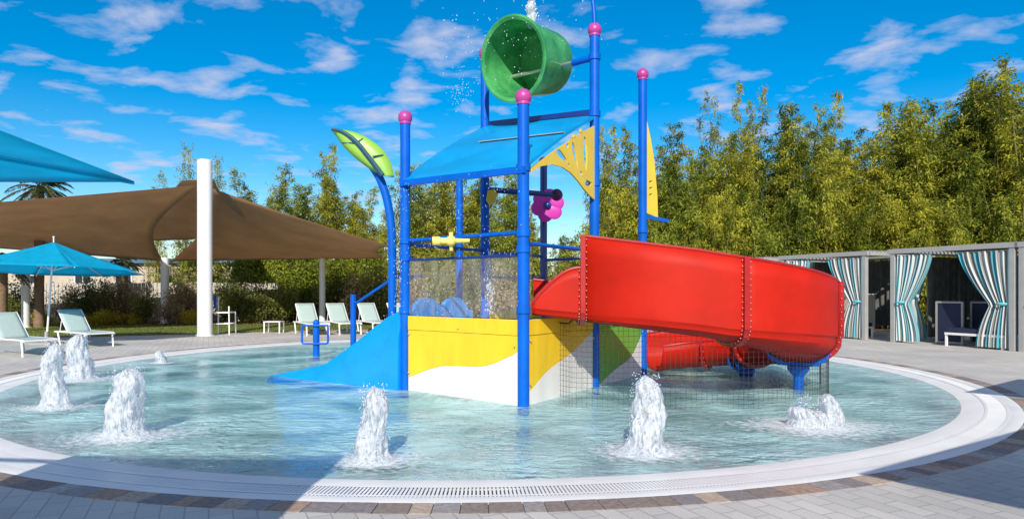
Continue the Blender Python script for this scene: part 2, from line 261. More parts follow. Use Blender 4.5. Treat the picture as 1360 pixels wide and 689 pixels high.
class MB:
    def __init__(s): s.v = []; s.f = []; s.t = []; s.uv = None
    def add(s, vs, fs, tone=0.):
        b = len(s.v); s.v += [tuple(p) for p in vs]; s.f += [tuple(b+i for i in f) for f in fs]; s.t += [tone]*len(fs); return s
    def box(s, c, size, rz=0, M=None, tone=0.):
        x, y, z = [k/2 for k in size]; R_ = M if M else Matrix.Rotation(rz, 3, 'Z'); c = Vector(c)
        vs = [c + R_ @ Vector((sx*x, sy*y, sz*z)) for sx in (-1, 1) for sy in (-1, 1) for sz in (-1, 1)]
        return s.add(vs, [(0, 1, 3, 2), (4, 6, 7, 5), (0, 4, 5, 1), (2, 3, 7, 6), (0, 2, 6, 4), (1, 5, 7, 3)], tone)
    def beam(s, a, b, w, h):
        a = Vector(a); b = Vector(b); d = (b-a); L = d.length; d.normalize()
        up = Vector((0, 0, 1)) if abs(d.z) < .95 else Vector((0, 1, 0)); sd_ = d.cross(up).normalized(); up = sd_.cross(d)
        M = Matrix((d, sd_, up)).transposed(); return s.box((a+b)/2, (L, w, h), M=M)
    def tube(s, pts, r, seg=16, cap=True, tone=0.):
        pts = [Vector(p) for p in pts]; n = len(pts); rs = r if isinstance(r, (list, tuple)) else [r]*n
        vs = []; prev = None
        for i, p in enumerate(pts):
            d = (pts[min(i+1, n-1)]-pts[max(i-1, 0)]).normalized()
            if prev is None: a = d.cross(Vector((0, 0, 1)) if abs(d.z) < .9 else Vector((1, 0, 0))).normalized()
            else: a = (prev - d*prev.dot(d)).normalized()
            prev = a; b = d.cross(a)
            for k in range(seg): t = 2*PI*k/seg; vs.append(p + (a*math.cos(t)+b*math.sin(t))*rs[i])
        fs = [(i*seg+k, i*seg+(k+1) % seg, (i+1)*seg+(k+1) % seg, (i+1)*seg+k) for i in range(n-1) for k in range(seg)]
        if cap: fs += [tuple(range(seg))[::-1], tuple((n-1)*seg+k for k in range(seg))]
        return s.add(vs, fs, tone)
    def lathe(s, c, prof, seg=24, axis=None):
        c = Vector(c); q = Vector(axis).to_track_quat('Z', 'Y') if axis else None
        vs = []
        for (r, z) in prof:
            for k in range(seg):
                t = 2*PI*k/seg; p = Vector((r*math.cos(t), r*math.sin(t), z)); vs.append(c+(q @ p if q else p))
        n = len(prof); fs = [(i*seg+k, i*seg+(k+1) % seg, (i+1)*seg+(k+1) % seg, (i+1)*seg+k) for i in range(n-1) for k in range(seg)]
        return s.add(vs, fs)
    def ball(s, c, r, seg=16, rings=10, sc_=(1, 1, 1), tone=0.):
        c = Vector(c); vs = []
        for i in range(rings+1):
            ph = PI*i/rings
            for k in range(seg): t = 2*PI*k/seg; vs.append(c+Vector((r*sc_[0]*math.sin(ph)*math.cos(t), r*sc_[1]*math.sin(ph)*math.sin(t), r*sc_[2]*math.cos(ph))))
        return s.add(vs, [(i*seg+k, (i+1)*seg+k, (i+1)*seg+(k+1) % seg, i*seg+(k+1) % seg) for i in range(rings) for k in range(seg)], tone)
    def plate(s, poly, o, ux, uy, th, holes=()):
        """2-D outline (with holes) placed at o with axes ux, uy and given thickness"""
        o = Vector(o); ux = Vector(ux); uy = Vector(uy); nn = ux.cross(uy).normalized()
        loops = [list(poly)]+[list(h) for h in holes]
        flat = [p for lp in loops for p in lp]
        tri = geometry.tessellate_polygon([[Vector((p[0], p[1], 0)) for p in lp] for lp in loops])
        N = len(flat); vs = [o+ux*p[0]+uy*p[1]+nn*(th/2) for p in flat]+[o+ux*p[0]+uy*p[1]-nn*(th/2) for p in flat]
        fs = [tuple(t) for t in tri]+[tuple(N+i for i in t[::-1]) for t in tri]; b = 0
        for lp in loops:
            m = len(lp); fs += [(b+i, b+(i+1) % m, N+b+(i+1) % m, N+b+i) for i in range(m)]; b += m
        return s.add(vs, fs)
    def build(s, name, m, parent=None, smooth=False, bevel=0, solid=0, origin=None, recalc=True, uv=None, rotp=False):
        me = D.meshes.new(name); off = Vector(origin) if origin is not None else (Vector((0, 0, 0)) if rotp else rootloc(parent))
        me.from_pydata([tuple(Vector(p)-off) for p in s.v], [], s.f)
        if any(s.t):
            a = me.attributes.new('tone', 'FLOAT', 'FACE'); a.data.foreach_set('value', s.t)
        if uv is not None:
            ul = me.uv_layers.new(name='UVMap')
            for li, lp in enumerate(me.loops): ul.data[li].uv = uv[lp.vertex_index]
        if recalc:
            bm = bmesh.new(); bm.from_mesh(me); bmesh.ops.recalc_face_normals(bm, faces=bm.faces); bm.to_mesh(me); bm.free()
        me.materials.append(m)
        if smooth: me.shade_smooth() if smooth is True else None
        o = D.objects.new(name, me); col.objects.link(o)
        if parent: o.parent = parent
        elif origin is not None: o.location = origin
        if smooth == 'auto':
            me.shade_smooth()
            bm = bmesh.new(); bm.from_mesh(me)
            for e in bm.edges:
                if len(e.link_faces) == 2 and e.calc_face_angle(0) > .6: e.smooth = False
            bm.to_mesh(me); bm.free()
        if solid: md = o.modifiers.new('thickness', 'SOLIDIFY'); md.thickness = solid; md.offset = 0
        if bevel: md = o.modifiers.new('edge', 'BEVEL'); md.width = bevel; md.segments = 2; md.limit_method = 'ANGLE'
        return o
def copy_tree(o, parent=None, loc=None, rz=None, sc_=None):
    c = o.copy(); col.objects.link(c); c.parent = parent
    if loc is not None: c.location = loc
    if rz is not None: c.rotation_euler = (0, 0, rz)
    if sc_ is not None: c.scale = sc_
    for ch in [k for k in D.objects if k.parent == o]: copy_tree(ch, c)
    return c
ORD = ['first', 'second', 'third', 'fourth', 'fifth', 'sixth', 'seventh', 'eighth', 'ninth', 'tenth', 'eleventh', 'twelfth', 'thirteenth', 'fourteenth', 'fifteenth', 'sixteenth', 'seventeenth', 'eighteenth', 'nineteenth', 'twentieth']
def ordn(i): return ORD[i] if i < 20 else ('twenty-' + ORD[i-20] if i < 29 else ('thirtieth' if i == 29 else 'thirty-'+ORD[i-30]))

# ------------------------------------------------------------------ pool outline
PC = Vector((-.6, 12.8)); CF = [8.4685, -.0797, .5343, -.1376, -.1198, .0567, -.0651]
def prad(t): return CF[0]+CF[1]*math.cos(t)+CF[2]*math.sin(t)+CF[3]*math.cos(2*t)+CF[4]*math.sin(2*t)+CF[5]*math.cos(3*t)+CF[6]*math.sin(3*t)
def ring(t, d):
    r = prad(t)-d; return PC.x+r*math.cos(t), PC.y+r*math.sin(t)
NA = 240
TH = [2*PI*i/NA for i in range(NA)]
def rings(mb, prof, closed_center=None):
    vs = [(*ring(t, d), z) for (d, z) in prof for t in TH]; n = len(prof)
    fs = [(i*NA+k, i*NA+(k+1) % NA, (i+1)*NA+(k+1) % NA, (i+1)*NA+k) for i in range(n-1) for k in range(NA)]
    if closed_center is not None:
        vs.append((PC.x, PC.y, closed_center)); c = len(vs)-1; fs += [((n-1)*NA+k, (n-1)*NA+(k+1) % NA, c) for k in range(NA)]
    mb.add(vs, fs); return mb
WL = -.02
# deck reaching the horizon
mb = MB(); rings(mb, [(-.235, 0), (-2, 0), (-6, 0), (-14, 0)])
vs = [(*ring(t, -14), 0) for t in TH]+[(PC.x+900*math.cos(t), PC.y+900*math.sin(t), 0) for t in TH]
tag(mb.build('deck', PAVER), kind='structure')
mb2 = MB(); mb2.add(vs, [(k, (k+1) % NA, NA+(k+1) % NA, NA+k) for k in range(NA)])
tag(mb2.build('ground', SOIL), kind='structure')
BRICK = tone_mat('brown_border_bricks', [(0, (.23, .18, .15)), (.2, (.34, .23, .17)), (.35, (.29, .26, .24)), (.5, (.42, .32, .24)), (.65, (.22, .19, .18)), (.8, (.38, .34, .31)), (.92, (.36, .24, .17))])
mb = MB(); t = 0.; random.seed(11)
while t < 2*PI-.004:
    w = random.choice((.15, .19, .24))/prad(t); t2 = min(t+w, 2*PI); g = .006/prad(t)
    a = [ring(t+g, -.232), ring(t2, -.232), ring(t2, -.005), ring(t+g, -.005)]
    h = .002+random.random()*.003
    mb.add([(*p, h) for p in a]+[(*p, -.05) for p in a], [(0, 1, 2, 3), (0, 4, 5, 1), (1, 5, 6, 2), (2, 6, 7, 3), (3, 7, 4, 0)], random.random()*.999+.0005); t = t2
tag(mb.build('brick_border', BRICK), kind='structure')
mb = MB(); rings(mb, [(-.24, -.012), (.0, -.012)]); tag(mb.build('border_mortar', SOIL), kind='structure')
mb = MB(); rings(mb, [(0, -.05), (0, .001), (.012, .003), (.128, .003), (.14, .0), (.14, -.05), (.40, -.05), (.40, -.002), (.42, 0), (.62, -.016), (.85, -.05), (1.2, -.08)]); tag(mb.build('pool_rim', PLASTER, smooth='auto'), kind='structure')
mb = MB(); rings(mb, [(1.2, -.081), (2.2, -.11), (3.5, -.13), (5, -.14)], -.145); tag(mb.build('pool_floor', FLOORM, smooth=True), kind='structure')
mb = MB(); rings(mb, [(.64, WL), (.64, -.55)]); vs = [(*ring(t, .64), z) for z in (WL, -.55) for t in TH]+[(PC.x, PC.y, WL), (PC.x, PC.y, -.55)]
mb = MB(); mb.add(vs, [(k, (k+1) % NA, NA+(k+1) % NA, NA+k) for k in range(NA)]+[(k, (k+1) % NA, 2*NA) for k in range(NA)]+[(NA+k, (NA+k+1) % NA+(NA if k == NA-1 and False else 0) if False else NA+(k+1) % NA, 2*NA+1) for k in range(NA)])
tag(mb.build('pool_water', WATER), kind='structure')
# drain grate right round the pool: one slotted white grating
mb = MB(); n_bar = int(2*PI*8.2/.032)
for i in range(n_bar):
    t = 2*PI*i/n_bar; w = .010/8.2
    a = [ring(t-w, .138), ring(t+w, .138), ring(t+w, .402), ring(t-w, .402)]
    mb.add([(*p, .001) for p in a]+[(*p, -.02) for p in a], [(0, 1, 2, 3), (0, 4, 5, 1), (1, 5, 6, 2), (2, 6, 7, 3), (3, 7, 4, 0)])
for d0, d1 in ((.142, .175), (.365, .398)):
    N2 = NA; vs = [(*ring(t, d), .0035) for d in (d0, d1) for t in TH]; mb.add(vs, [(k, (k+1) % NA, NA+(k+1) % NA, NA+k) for k in range(NA)])
tag(mb.build('drain_grate', WHITEP, origin=Vector((PC.x, PC.y-8, 0))), 'white slotted overflow grating set in the rim around the pool', 'drain grate')
mb = MB(); rings(mb, [(.141, -.03), (.399, -.03)]); tag(mb.build('drain_channel', DARKG), kind='structure')

# lawn, mulch
def sheet(name, pts, z, m, kind='structure'):
    mb = MB(); mb.add([(x, y, z) for x, y in pts], [tuple(range(len(pts)))]); return tag(mb.build(name, m), kind=kind)
sheet('lawn', [(-40, 20.5), (-20, 21.6), (-14, 21.9), (-11.5, 23.2), (-8.2, 25.2), (-5, 26.6), (-1.5, 27.5), (4, 27.5), (4, 38), (-40, 38)], .004, GRASS)
sheet('mulch_bed', [(-40, 28.4), (-22, 28.4), (-14, 29.2), (-9, 30.2), (-4, 31), (4, 31), (4, 37.9), (-40, 37.9)], .009, MULCH)
sheet('planting_bed', [(4.004, 29), (9, 29), (13.2, 26.6), (17, 19.5), (22, 9), (80, 9), (80, 60), (4.004, 60)], .004, MULCH)
# grass blades
def leaves(name, C, Dr, Ln, Wd, tone, m, parent=None, origin=None, kind=None, droop=.25):
    N = len(C); Dr = Dr/np.linalg.norm(Dr, axis=1)[:, None]
    rv = rng.normal(size=(N, 3)); S = np.cross(Dr, rv); S /= np.linalg.norm(S, axis=1)[:, None]
    Ln = np.broadcast_to(Ln, N)[:, None]; Wd = np.broadcast_to(Wd, N)[:, None]
    dz = np.zeros((N, 3)); dz[:, 2] = -1
    mid = C+Dr*Ln*.45; tip = C+Dr*Ln+dz*Ln*droop
    V = np.stack([C, mid+S*Wd/2, tip, mid-S*Wd/2], 1).reshape(-1, 3)
    if origin is not None: V = V-np.array(origin)
    me = D.meshes.new(name); me.vertices.add(4*N); me.vertices.foreach_set('co', V.astype(np.float32).ravel())
    me.loops.add(4*N); me.loops.foreach_set('vertex_index', np.arange(4*N, dtype=np.int32)); me.polygons.add(N)
    me.polygons.foreach_set('loop_start', np.arange(0, 4*N, 4, dtype=np.int32)); me.polygons.foreach_set('loop_total', np.full(N, 4, dtype=np.int32))
    a = me.attributes.new('tone', 'FLOAT', 'FACE'); a.data.foreach_set('value', np.broadcast_to(tone, N).astype(np.float32)); me.update(calc_edges=True)
    me.materials.append(m); o = D.objects.new(name, me); col.objects.link(o)
    if parent: o.parent = parent
    elif origin is not None: o.location = origin
    if kind: o['kind'] = kind
    return o
N = 26000
gx = rng.uniform(-24, -1, N); gy = rng.uniform(21, 31, N)
edge = np.interp(gx, [-40, -20, -14, -11.5, -8.2, -5, -1.5, 4], [20.5, 21.6, 21.9, 23.2, 25.2, 26.6, 27.5, 27.5]); k = gy > edge
C = np.stack([gx[k], gy[k], np.full(k.sum(), .004)], 1); dd = rng.normal(size=C.shape)*.35; dd[:, 2] = 1
o = leaves('grass', C, dd, rng.uniform(.03, .07, k.sum()), .02, rng.uniform(0, 1, k.sum()), L_BRI, kind='stuff')
tag(o, 'short green lawn grass between the deck and the planting bed', 'grass')

# ------------------------------------------------------------------ water playground
P1 = Vector((-1.65, 10.47, 0)); P2 = Vector((.15, 8.94, 0)); P3 = Vector((1.31, 10.75, 0)); P4 = Vector((2.39, 12.40, 0))
P5 = P1+P3-P2; P7 = P5+P4-P3+Vector((.06, 0, 0)); P6 = Vector((-1.10, 14.2, 0))
def Z(p, z): return Vector((p.x, p.y, z))
PR = thing('water_playground', (P2+P4)/2, 'blue, yellow and red water play structure with tipping bucket and slide standing in the pool', 'play structure')
DECK = 1.10; R = .078
def post(p, top, m=BLUE, ball=True, bm_=PINK, r=R, label=None, zs=()):
    mb = MB(); mb.tube([Z(p, -.34), Z(p, top)], r, 20); o = mb.build('post', m, PR, smooth='auto')
    if label: o['label'] = label
    if ball:
        b = MB(); b.ball(Z(p, top+r*.9), r*1.42, 20, 12); b.lathe(Z(p, top), [(r*1.12, -.03), (r*1.12, .03)], 20); b.build('post_ball', bm_, o, smooth='auto')
    for z in zs: q = MB(); q.lathe(Z(p, z), [(r*.9, -.045), (r*1.22, -.045), (r*1.22, .045), (r*.9, .045)], 18); q.build('clamp_collar', m, o, smooth='auto')
    return o
post(P1, 4.10, zs=(2.27, 2.0, 1.2, 3.18)); post(P2, 3.98, zs=(2.26, 2.05, 1.25, 3.12)); post(P3, 5.56, zs=(2.13, 5.2, 4.3, 3.2)); post(P5, 5.72, zs=(2.27, 3.32, 4.4)); post(P4, 5.38, zs=(2.1, 2.6))
post(P7, 4.08, NAVY, r=.072); post(P6, 3.9, ball=False, r=.07)  # P7's darker blue stands in for the shade falling on it
def sidepath(A, B, gap=.09):
    u = (B-A).normalized(); return A+u*gap, B-u*gap, u
def wave_panel(A, B, wave, mt, mb_, z0=-.3, ztop=DECK, off=0.):
    """deck-side panel: upper colour over a white wave; wave = list of (fraction, z)"""
    a, b, u = sidepath(A, B); L = (b-a).length; up = Vector((0, 0, 1)); n_ = u.cross(up)*off
    w = []
    for i in range(33):
        f_ = i/32; z = np.interp(f_, [k[0] for k in wave], [k[1] for k in wave]); w.append((f_*L, float(z)))
    # smooth the wave
    ws = [(w[i][0], sum(w[max(0, min(32, i+j))][1] for j in (-3, -2, -1, 0, 1, 2, 3))/7) for i in range(33)]; ws[0] = w[0]; ws[-1] = w[-1]
    lo_ = [(0, z0), (L, z0)]+[(x, max(z-.003, z0+.001)) for x, z in ws[::-1]]
    hi_ = [(x, z) for x, z in ws]+[(L, ztop-.2), (0, ztop-.2)]
    MB().plate(hi_, a+n_, u, up, .03).build('side_panel', mt, PR, bevel=.003)
    MB().plate(lo_, a+n_, u, up, .03).build('wave_panel', WHP if mb_ is None else mb_, PR, bevel=.003)
    m = MB(); m.beam(Z(a, ztop-.09)+n_*1.6, Z(b, ztop-.09)+n_*1.6, .05, .21); m.build('deck_fascia', mt, PR, bevel=.006)
    for f_, z in ((.5, ztop-.135), (.015, ztop-.26), (.985, ztop-.34), (.015, .25)):
        p = a+u*L*f_; side = u.cross(up)
        bl = MB(); bl.ball(Z(p, z)+side*(.02+off)+side*.02, .014, 8, 6); bl.build('bolt', STEEL, PR, smooth=True)
# wave heights measured above the water
wave_panel(P1, P2, [(0, .17), (.13, .27), (.27, .38), (.45, .43), (.62, .43), (.75, .46), (.88, .56), (1, .70)], YEL, None)
wave_panel(P2, P3, [(0, .12), (.12, .25), (.3, .42), (.5, .50), (.75, .66), (1, .88)], YEL, None)
wave_panel(P3, P4, [(0, -.02), (.2, .10), (.45, .22), (.7, .30), (.85, .45), (1, .72)], GRNP, None)
wave_panel(P4, P7, [(0, .3), (1, .4)], GRNP, None)
wave_panel(P7, P5, [(0, .3), (1, .4)], YEL, None)
m = MB(); m.plate([(0, 0), (0, 0)], P1, (1, 0, 0), (0, 1, 0), .02) if False else None
fl = MB(); fl.plate([(P1.x, P1.y), (P2.x, P2.y), (P3.x, P3.y), (P4.x, P4.y), (P7.x, P7.y), (P5.x, P5.y)], (0, 0, DECK-.16), (1, 0, 0), (0, 1, 0), .05)
fl.build('deck_floor', mat('deck_floor_coating', (.10, .16, .24), .6, .2, 8), PR)
# guard rails
def rail(A, B, z, z2=None, m=BLUE, r=.028, parent=PR, name='guard_rail'):
    a, b, u = sidepath(A, B, .06); q = MB(); q.tube([Z(a, z), Z(b, z2 if z2 else z)], r, 12); return q.build(name, m, parent, smooth='auto')
rail(P1, P2, 2.27); rail(P1, P5, 2.22, m=NAVY); rail(P2, P3, 2.13); rail(P7, P4, 2.13, m=NAVY); rail(P1, P2, 1.97, r=.02, m=NAVY); rail(P5, P7, 1.75, m=NAVY)
rail(P5, P7, 2.2, m=NAVY)
# wet clear barrier sheets
a, b, u = sidepath(P1, P2, .1)
MB().plate([(0, DECK+.03), ((b-a).length, DECK+.03), ((b-a).length, 1.96), (0, 1.96)], a, u, (0, 0, 1), .008).build('clear_barrier', CLEAR, PR)
a, b, u = sidepath(P2, P3, .1)
MB().plate([(0, DECK+.03), (.10, DECK+.03), (.10, 2.1), (0, 2.1)], a, u, (0, 0, 1), .008).build('clear_barrier', CLEAR, PR)
# roof
rA = Z(P1, 3.20)+Vector((-.07, -.04, 0)); rB = Z(P2, 3.13)+Vector((.02, -.1, 0)); rC = Z(P3, 4.28)+Vector((.02, -.02, 0)); rD = Z(P5, 4.50)+Vector((0, .05, 0))
def bil(u_, v_, dz=0): return rA.lerp(rB, u_).lerp(rD.lerp(rC, u_), v_)+Vector((0, 0, dz))
mb = MB(); NU, NV = 8, 16
for dz in (0, -.05):
    for j in range(NV+1):
        for i in range(NU+1): mb.v.append(tuple(bil(i/NU, j/NV, dz+.05*math.sin(PI*j/NV))))
G = (NU+1)*(NV+1)
for j in range(NV):
    for i in range(NU):
        k = j*(NU+1)+i; mb.f += [(k, k+1, k+NU+2, k+NU+1), (G+k, G+k+NU+1, G+k+NU+2, G+k+1)]; mb.t += [0, 0]
for j in range(NV):
    for i in (0, NU): k = j*(NU+1)+i; mb.f.append((k, k+NU+1, G+k+NU+1, G+k)); mb.t.append(0)
for i in range(NU):
    for j in (0, NV): k = j*(NU+1)+i; mb.f.append((k, k+1, G+k+1, G+k)); mb.t.append(0)
roof = mb.build('roof', ROOFM, PR, smooth='auto')
mb = MB(); mb.beam(bil(.30, .52, .068), bil(.99, .52, .068), .05, .012); mb.build('roof_seam', GREYM, roof)
mb = MB(); mb.beam(bil(0, 0, -.05), bil(1, 0, -.05), .05, .09); mb.build('eave_beam', BLUE, roof)
mb = MB(); mb.beam(bil(-.03, 1, .02), bil(1, 1, .05), .07, .08); mb.build('ridge_beam', NAVY, roof)
# yellow arched gable under the roof edge on the P2-P3 side
u = (P3-P2); L = u.length; u.normalize(); up = Vector((0, 0, 1))
def tz(x): return 3.13+(4.20-3.13)*(x/L)+.03*math.sin(PI*x/L)
top = [(x, tz(x)-.07) for x in np.linspace(L-.09, .14, 10)]
arch = [(.14, 3.10), (.35, 3.16), (.6, 3.22), (.9, 3.24), (1.15, 3.24), (1.4, 3.21), (1.65, 3.16), (1.85, 3.09), (L-.09, 2.99)]
arch = [(.14, 3.08), (.4, 3.20), (.7, 3.27), (1.0, 3.28), (1.25, 3.24), (1.5, 3.15), (1.7, 3.05), (1.88, 2.98), (L-.09, 2.93)]
def tear(cx, cy, a, b, ang, n=12):
    return [(cx+math.cos(ang)*a*math.cos(t)-math.sin(ang)*b*math.sin(t)*(1-.35*math.cos(t)), cy+math.sin(ang)*a*math.cos(t)+math.cos(ang)*b*math.sin(t)*(1-.35*math.cos(t))) for t in [2*PI*k/n for k in range(n)]]
holes = [tear(.98, 3.44, .17, .05, -.35), tear(1.40, 3.52, .20, .05, -1.1), tear(1.74, 3.60, .26, .065, -1.45), tear(1.40, 3.80, .05, .03, .5), tear(1.16, 3.62, .05, .03, .5), tear(1.62, 3.92, .04, .03, 0), tear(1.84, 3.16, .13, .045, .1), tear(1.60, 3.28, .04, .03, 0), tear(1.2, 3.34, .035, .022, 0)]
MB().plate(top+arch, P2+u.cross(up)*.03, u, up, .025, holes).build('gable_panel', YELP, PR)
# tipping bucket on its axle
ax_dir = (P5-P3).normalized(); axz = 5.20; mid = (P3+P5)/2+Vector((-.03, -.08, 0))
bdir = Vector((-.64, -.76, -.18)).normalized(); bc = Z(mid, 5.36)+Vector((-.04, 0, 0))
bk = thing  # (kept as a part of the playground)
mb = MB(); c0 = bc-bdir*.52
mb.lathe(c0, [(.0, .0), (.30, 0), (.46, .02), (.52, .07), (.54, .16), (.625, 1.0), (.685, 1.02), (.69, 1.05), (.66, 1.06), (.61, 1.04), (.52, .17), (.44, .09), (0, .05)], 48, axis=bdir)
bucket = mb.build('tipping_bucket', GRNB, PR, smooth='auto')
for a_, b_ in ((Z(P3, axz), Z(P3, axz)+ax_dir*.42), (Z(P5, axz+.05), Z(P5, axz+.05)-ax_dir*.45)): mb = MB(); mb.tube([a_, b_], .055, 14); mb.build('axle_arm', BLUE, PR, smooth='auto')
mb = MB(); mb.tube([Z(P3, axz)+ax_dir*.3, Z(P5, axz+.05)-ax_dir*.3], .035, 12); mb.build('axle_rod', STEEL, bucket, smooth='auto')
# water feed arch above the bucket
pts = []
for k in range(15):
    t = k/14*PI*.62; pts.append(Z(P3, 5.66)+(ax_dir*.5-Vector((0, 0, 0)))*(1-math.cos(t))*1.0+Vector((0, 0, 1))*math.sin(t)*1.25)
mb = MB(); mb.tube([Z(P3, 5.55)]+pts, .034, 12); mb.build('feed_pipe', BLUE, PR, smooth='auto')
# slide ---------------------------------------------------------------
SC = Vector((2.9, 11.3)); SR = 2.3
def st(s):
    """station -> outer wall xy, inward unit, floor z, wall height, inner height; s<0..: straight, then degrees"""
    if s < 0:
        f_ = 1+s; O = Vector((.27, 9.12)).lerp(Vector((2.9, 9.0)), f_); n_ = Vector((.045, 1)).normalized()
        return O, n_, 1.17-.33*f_
    t = math.radians(s); O = SC+Vector((math.sin(t), -math.cos(t)))*SR; n_ = Vector((-math.sin(t), math.cos(t)))
    zf = np.interp(s, [0, 60, 120, 185], [.82, .43, .18, -.02]); return O, n_, float(zf)
SEC = [(-1, -.742), (-.742, 5), (5, 60), (60, 120), (120, 152), (152, 186)]
def section(s, h, hi=.5, off=0., lipin=0):
    O, n_, zf = st(s); W = 1.12; pts = []
    pts.append((-off, zf+h)); 
    ch = float(np.interp(s, [-1, 0, 5, 60, 186], [.07, .15, .17, .36, .36]))
    for k in range(4): pts.append((-off, zf+h-(h-ch-.03)*(k+1)/4))
    pts.append((-off+.03, zf+ch-.005))
    for k in range(1, 12):
        a = PI+PI*k/12; pts.append((W/2+(W/2-.02+off)*math.cos(a), zf+ch-.02+(ch-.02+off)*math.sin(a)))
    pts.append((W+off, zf+ch+.02)); pts.append((W+off, zf+hi))
    return [Vector((O.x+n_.x*q, O.y+n_.y*q, z)) for q, z in pts]
def wallh(s):
    if s <= -.742: f_ = (s+1)/.258; return .16+.56*math.sin(min(1, f_*1.05)*PI/2)
    return float(np.interp(s, [-.742, 5, 60, 120, 186], [1.15, 1.15, 1.20, .95, .66]))
slide = MB(); first = True
slide_part = None
for si, (s0, s1) in enumerate(SEC):
    n_ = 10 if si < 2 else 14; rows = []
    for k in range(n_+1):
        s = s0+(s1-s0)*k/n_; ss = s if s < 0 else s
        hh = wallh(s if k or si != 1 else -.7419)
        if si == 0: hh = .16+.56*math.sin(min(1, k/n_*1.0)*PI/2)
        rows.append(section(s, hh))
    m_ = len(rows[0]); mb = MB(); mb.add([p for r_ in rows for p in r_], [(i*m_+j, i*m_+j+1, (i+1)*m_+j+1, (i+1)*m_+j) for i in range(n_) for j in range(m_-1)])
    if slide_part is None: slide_part = mb.build('water_slide', RED, PR, smooth='auto', solid=.022); slide_part['label'] = 'curved red open slide flume'
    else: mb.build('flume_section', RED, slide_part, smooth='auto', solid=.022)
    # rolled lips
    for e_, rr_ in ((0, .024), (-1, .022)): lp = MB(); lp.tube([r_[e_] for r_ in rows], rr_, 8); lp.build('rolled_lip', REDD, slide_part, smooth='auto')
def flange(s, h):
    mb = MB(); ds = .012 if s < 0 else .9
    inner = [section(s+d, h, off=.012) for d in (-ds, ds)]; outer = [section(s+d, h, off=.075) for d in (-ds, ds)]
    A = inner[0]; B = outer[0]; C_ = outer[1]; E_ = inner[1]; m_ = len(A)
    mb.add(A+B+C_+E_, [f for j in range(m_-1) for f in ((j, j+1, m_+j+1, m_+j), (m_+j, m_+j+1, 2*m_+j+1, 2*m_+j), (2*m_+j, 2*m_+j+1, 3*m_+j+1, 3*m_+j))])
    f_ = mb.build('joint_flange', REDD, slide_part, smooth='auto')
    bt = MB()
    for d in (-ds*1.5, ds*1.5):
        c_ = section(s+d, h, off=.045); acc = 0
        for a, b in zip(c_[:-1], c_[1:]):
            L_ = (b-a).length; nn = max(1, int(L_/.075))
            for q in range(nn): bt.ball(a.lerp(b, (q+.5)/nn), .009, 6, 4)
    bt.build('flange_bolts', STEEL, f_, smooth=True)['kind'] = 'stuff'
for s, h in ((-.742, 1.15), (5, 1.15), (60, 1.2), (120, .95), (152, .80)): flange(s, h)
# saddles and support posts of the slide
for s in (60, 128):
    O, n_, zf = st(s); c_ = Vector((O.x+n_.x*.56, O.y+n_.y*.56, 0)); T_ = Vector((-n_.y, n_.x, 0)); nn3 = Vector((n_.x, n_.y, 0))
    mb = MB(); mb.tube([Z(c_, -.34), Z(c_, zf-.12)], .075, 18); mb.lathe(Z(c_, zf-.12), [(.08, -.12), (.16, -.02), (.16, .04)], 18); sp = mb.build('slide_support', BLUE, PR, smooth='auto')
    mb = MB(); pl = [(-.46, .17), (-.40, .02), (-.2, -.06), (.2, -.06), (.40, .02), (.46, .17), (.36, .07), (.18, 0), (-.18, 0), (-.36, .07)]
    for d in (-.07, .07): mb.plate(pl, Z(c_, zf-.02)+T_*d, nn3, (0, 0, 1), .03)
    mb.box(Z(c_, zf-.055), (.16, .6, .04), rz=math.atan2(T_.y, T_.x)); mb.build('saddle', BLUE, sp, bevel=.006)
# blue slide on the left side ------------------------------------------
so = Vector((-.84, .55, 0)).normalized(); sv = (P5-P1).normalized()
prof = [(0, 1.22, .76, 1.0), (.35, 1.08, .60, .88), (.6, .93, .46, .74), (1.1, .63, .22, .45), (1.45, .44, .08, .26), (1.75, .27, -.02, .10), (2.2, .16, -.1, .02), (2.6, .09, -.12, -.02), (3.2, -.03, -.15, -.06)]
mb = MB(); W = 1.75
rows = []
for s, zt, zc, zb in prof:
    b0 = P1+so*(s+.03)+sv*.02
    sec = [(-.16, -.3), (-.15, zc), (-.02, zt), (.05, zt+.005), (.09, zb+.04), (.14, zb), (W/2-.1, zb), (W/2-.04, zb+.10), (W/2+.04, zb+.10), (W/2+.1, zb), (W-.12, zb), (W-.08, zb+.04), (W-.03, zt*.96), (W+.04, zt*.96), (W+.1, -.3)]
    rows.append([b0+sv*q+Vector((0, 0, z)) for q, z in sec])
m_ = len(rows[0]); mb.add([p for r_ in rows for p in r_], [(i*m_+j, i*m_+j+1, (i+1)*m_+j+1, (i+1)*m_+j) for i in range(len(rows)-1) for j in range(m_-1)]+[tuple(range(m_)), tuple((len(rows)-1)*m_+k for k in range(m_))])
bs = mb.build('double_slide', AZURE, PR, smooth='auto'); bs['label'] = 'short straight azure blue slide with two lanes'
for q in (.42, 1.15):
    mb = MB(); b0 = P1+so*.02+sv*(q+.1)
    pl = [(-.40, DECK-.12)]+[(-.40+.8*k/12, DECK+.02+.27*math.sin(PI*(k/12))**.6) for k in range(13)]+[(.40, DECK-.12)]
    mb.plate(pl, b0, sv, (0, 0, 1), .09); mb.build('entry_hump', AZURE, bs, bevel=.03, smooth='auto')
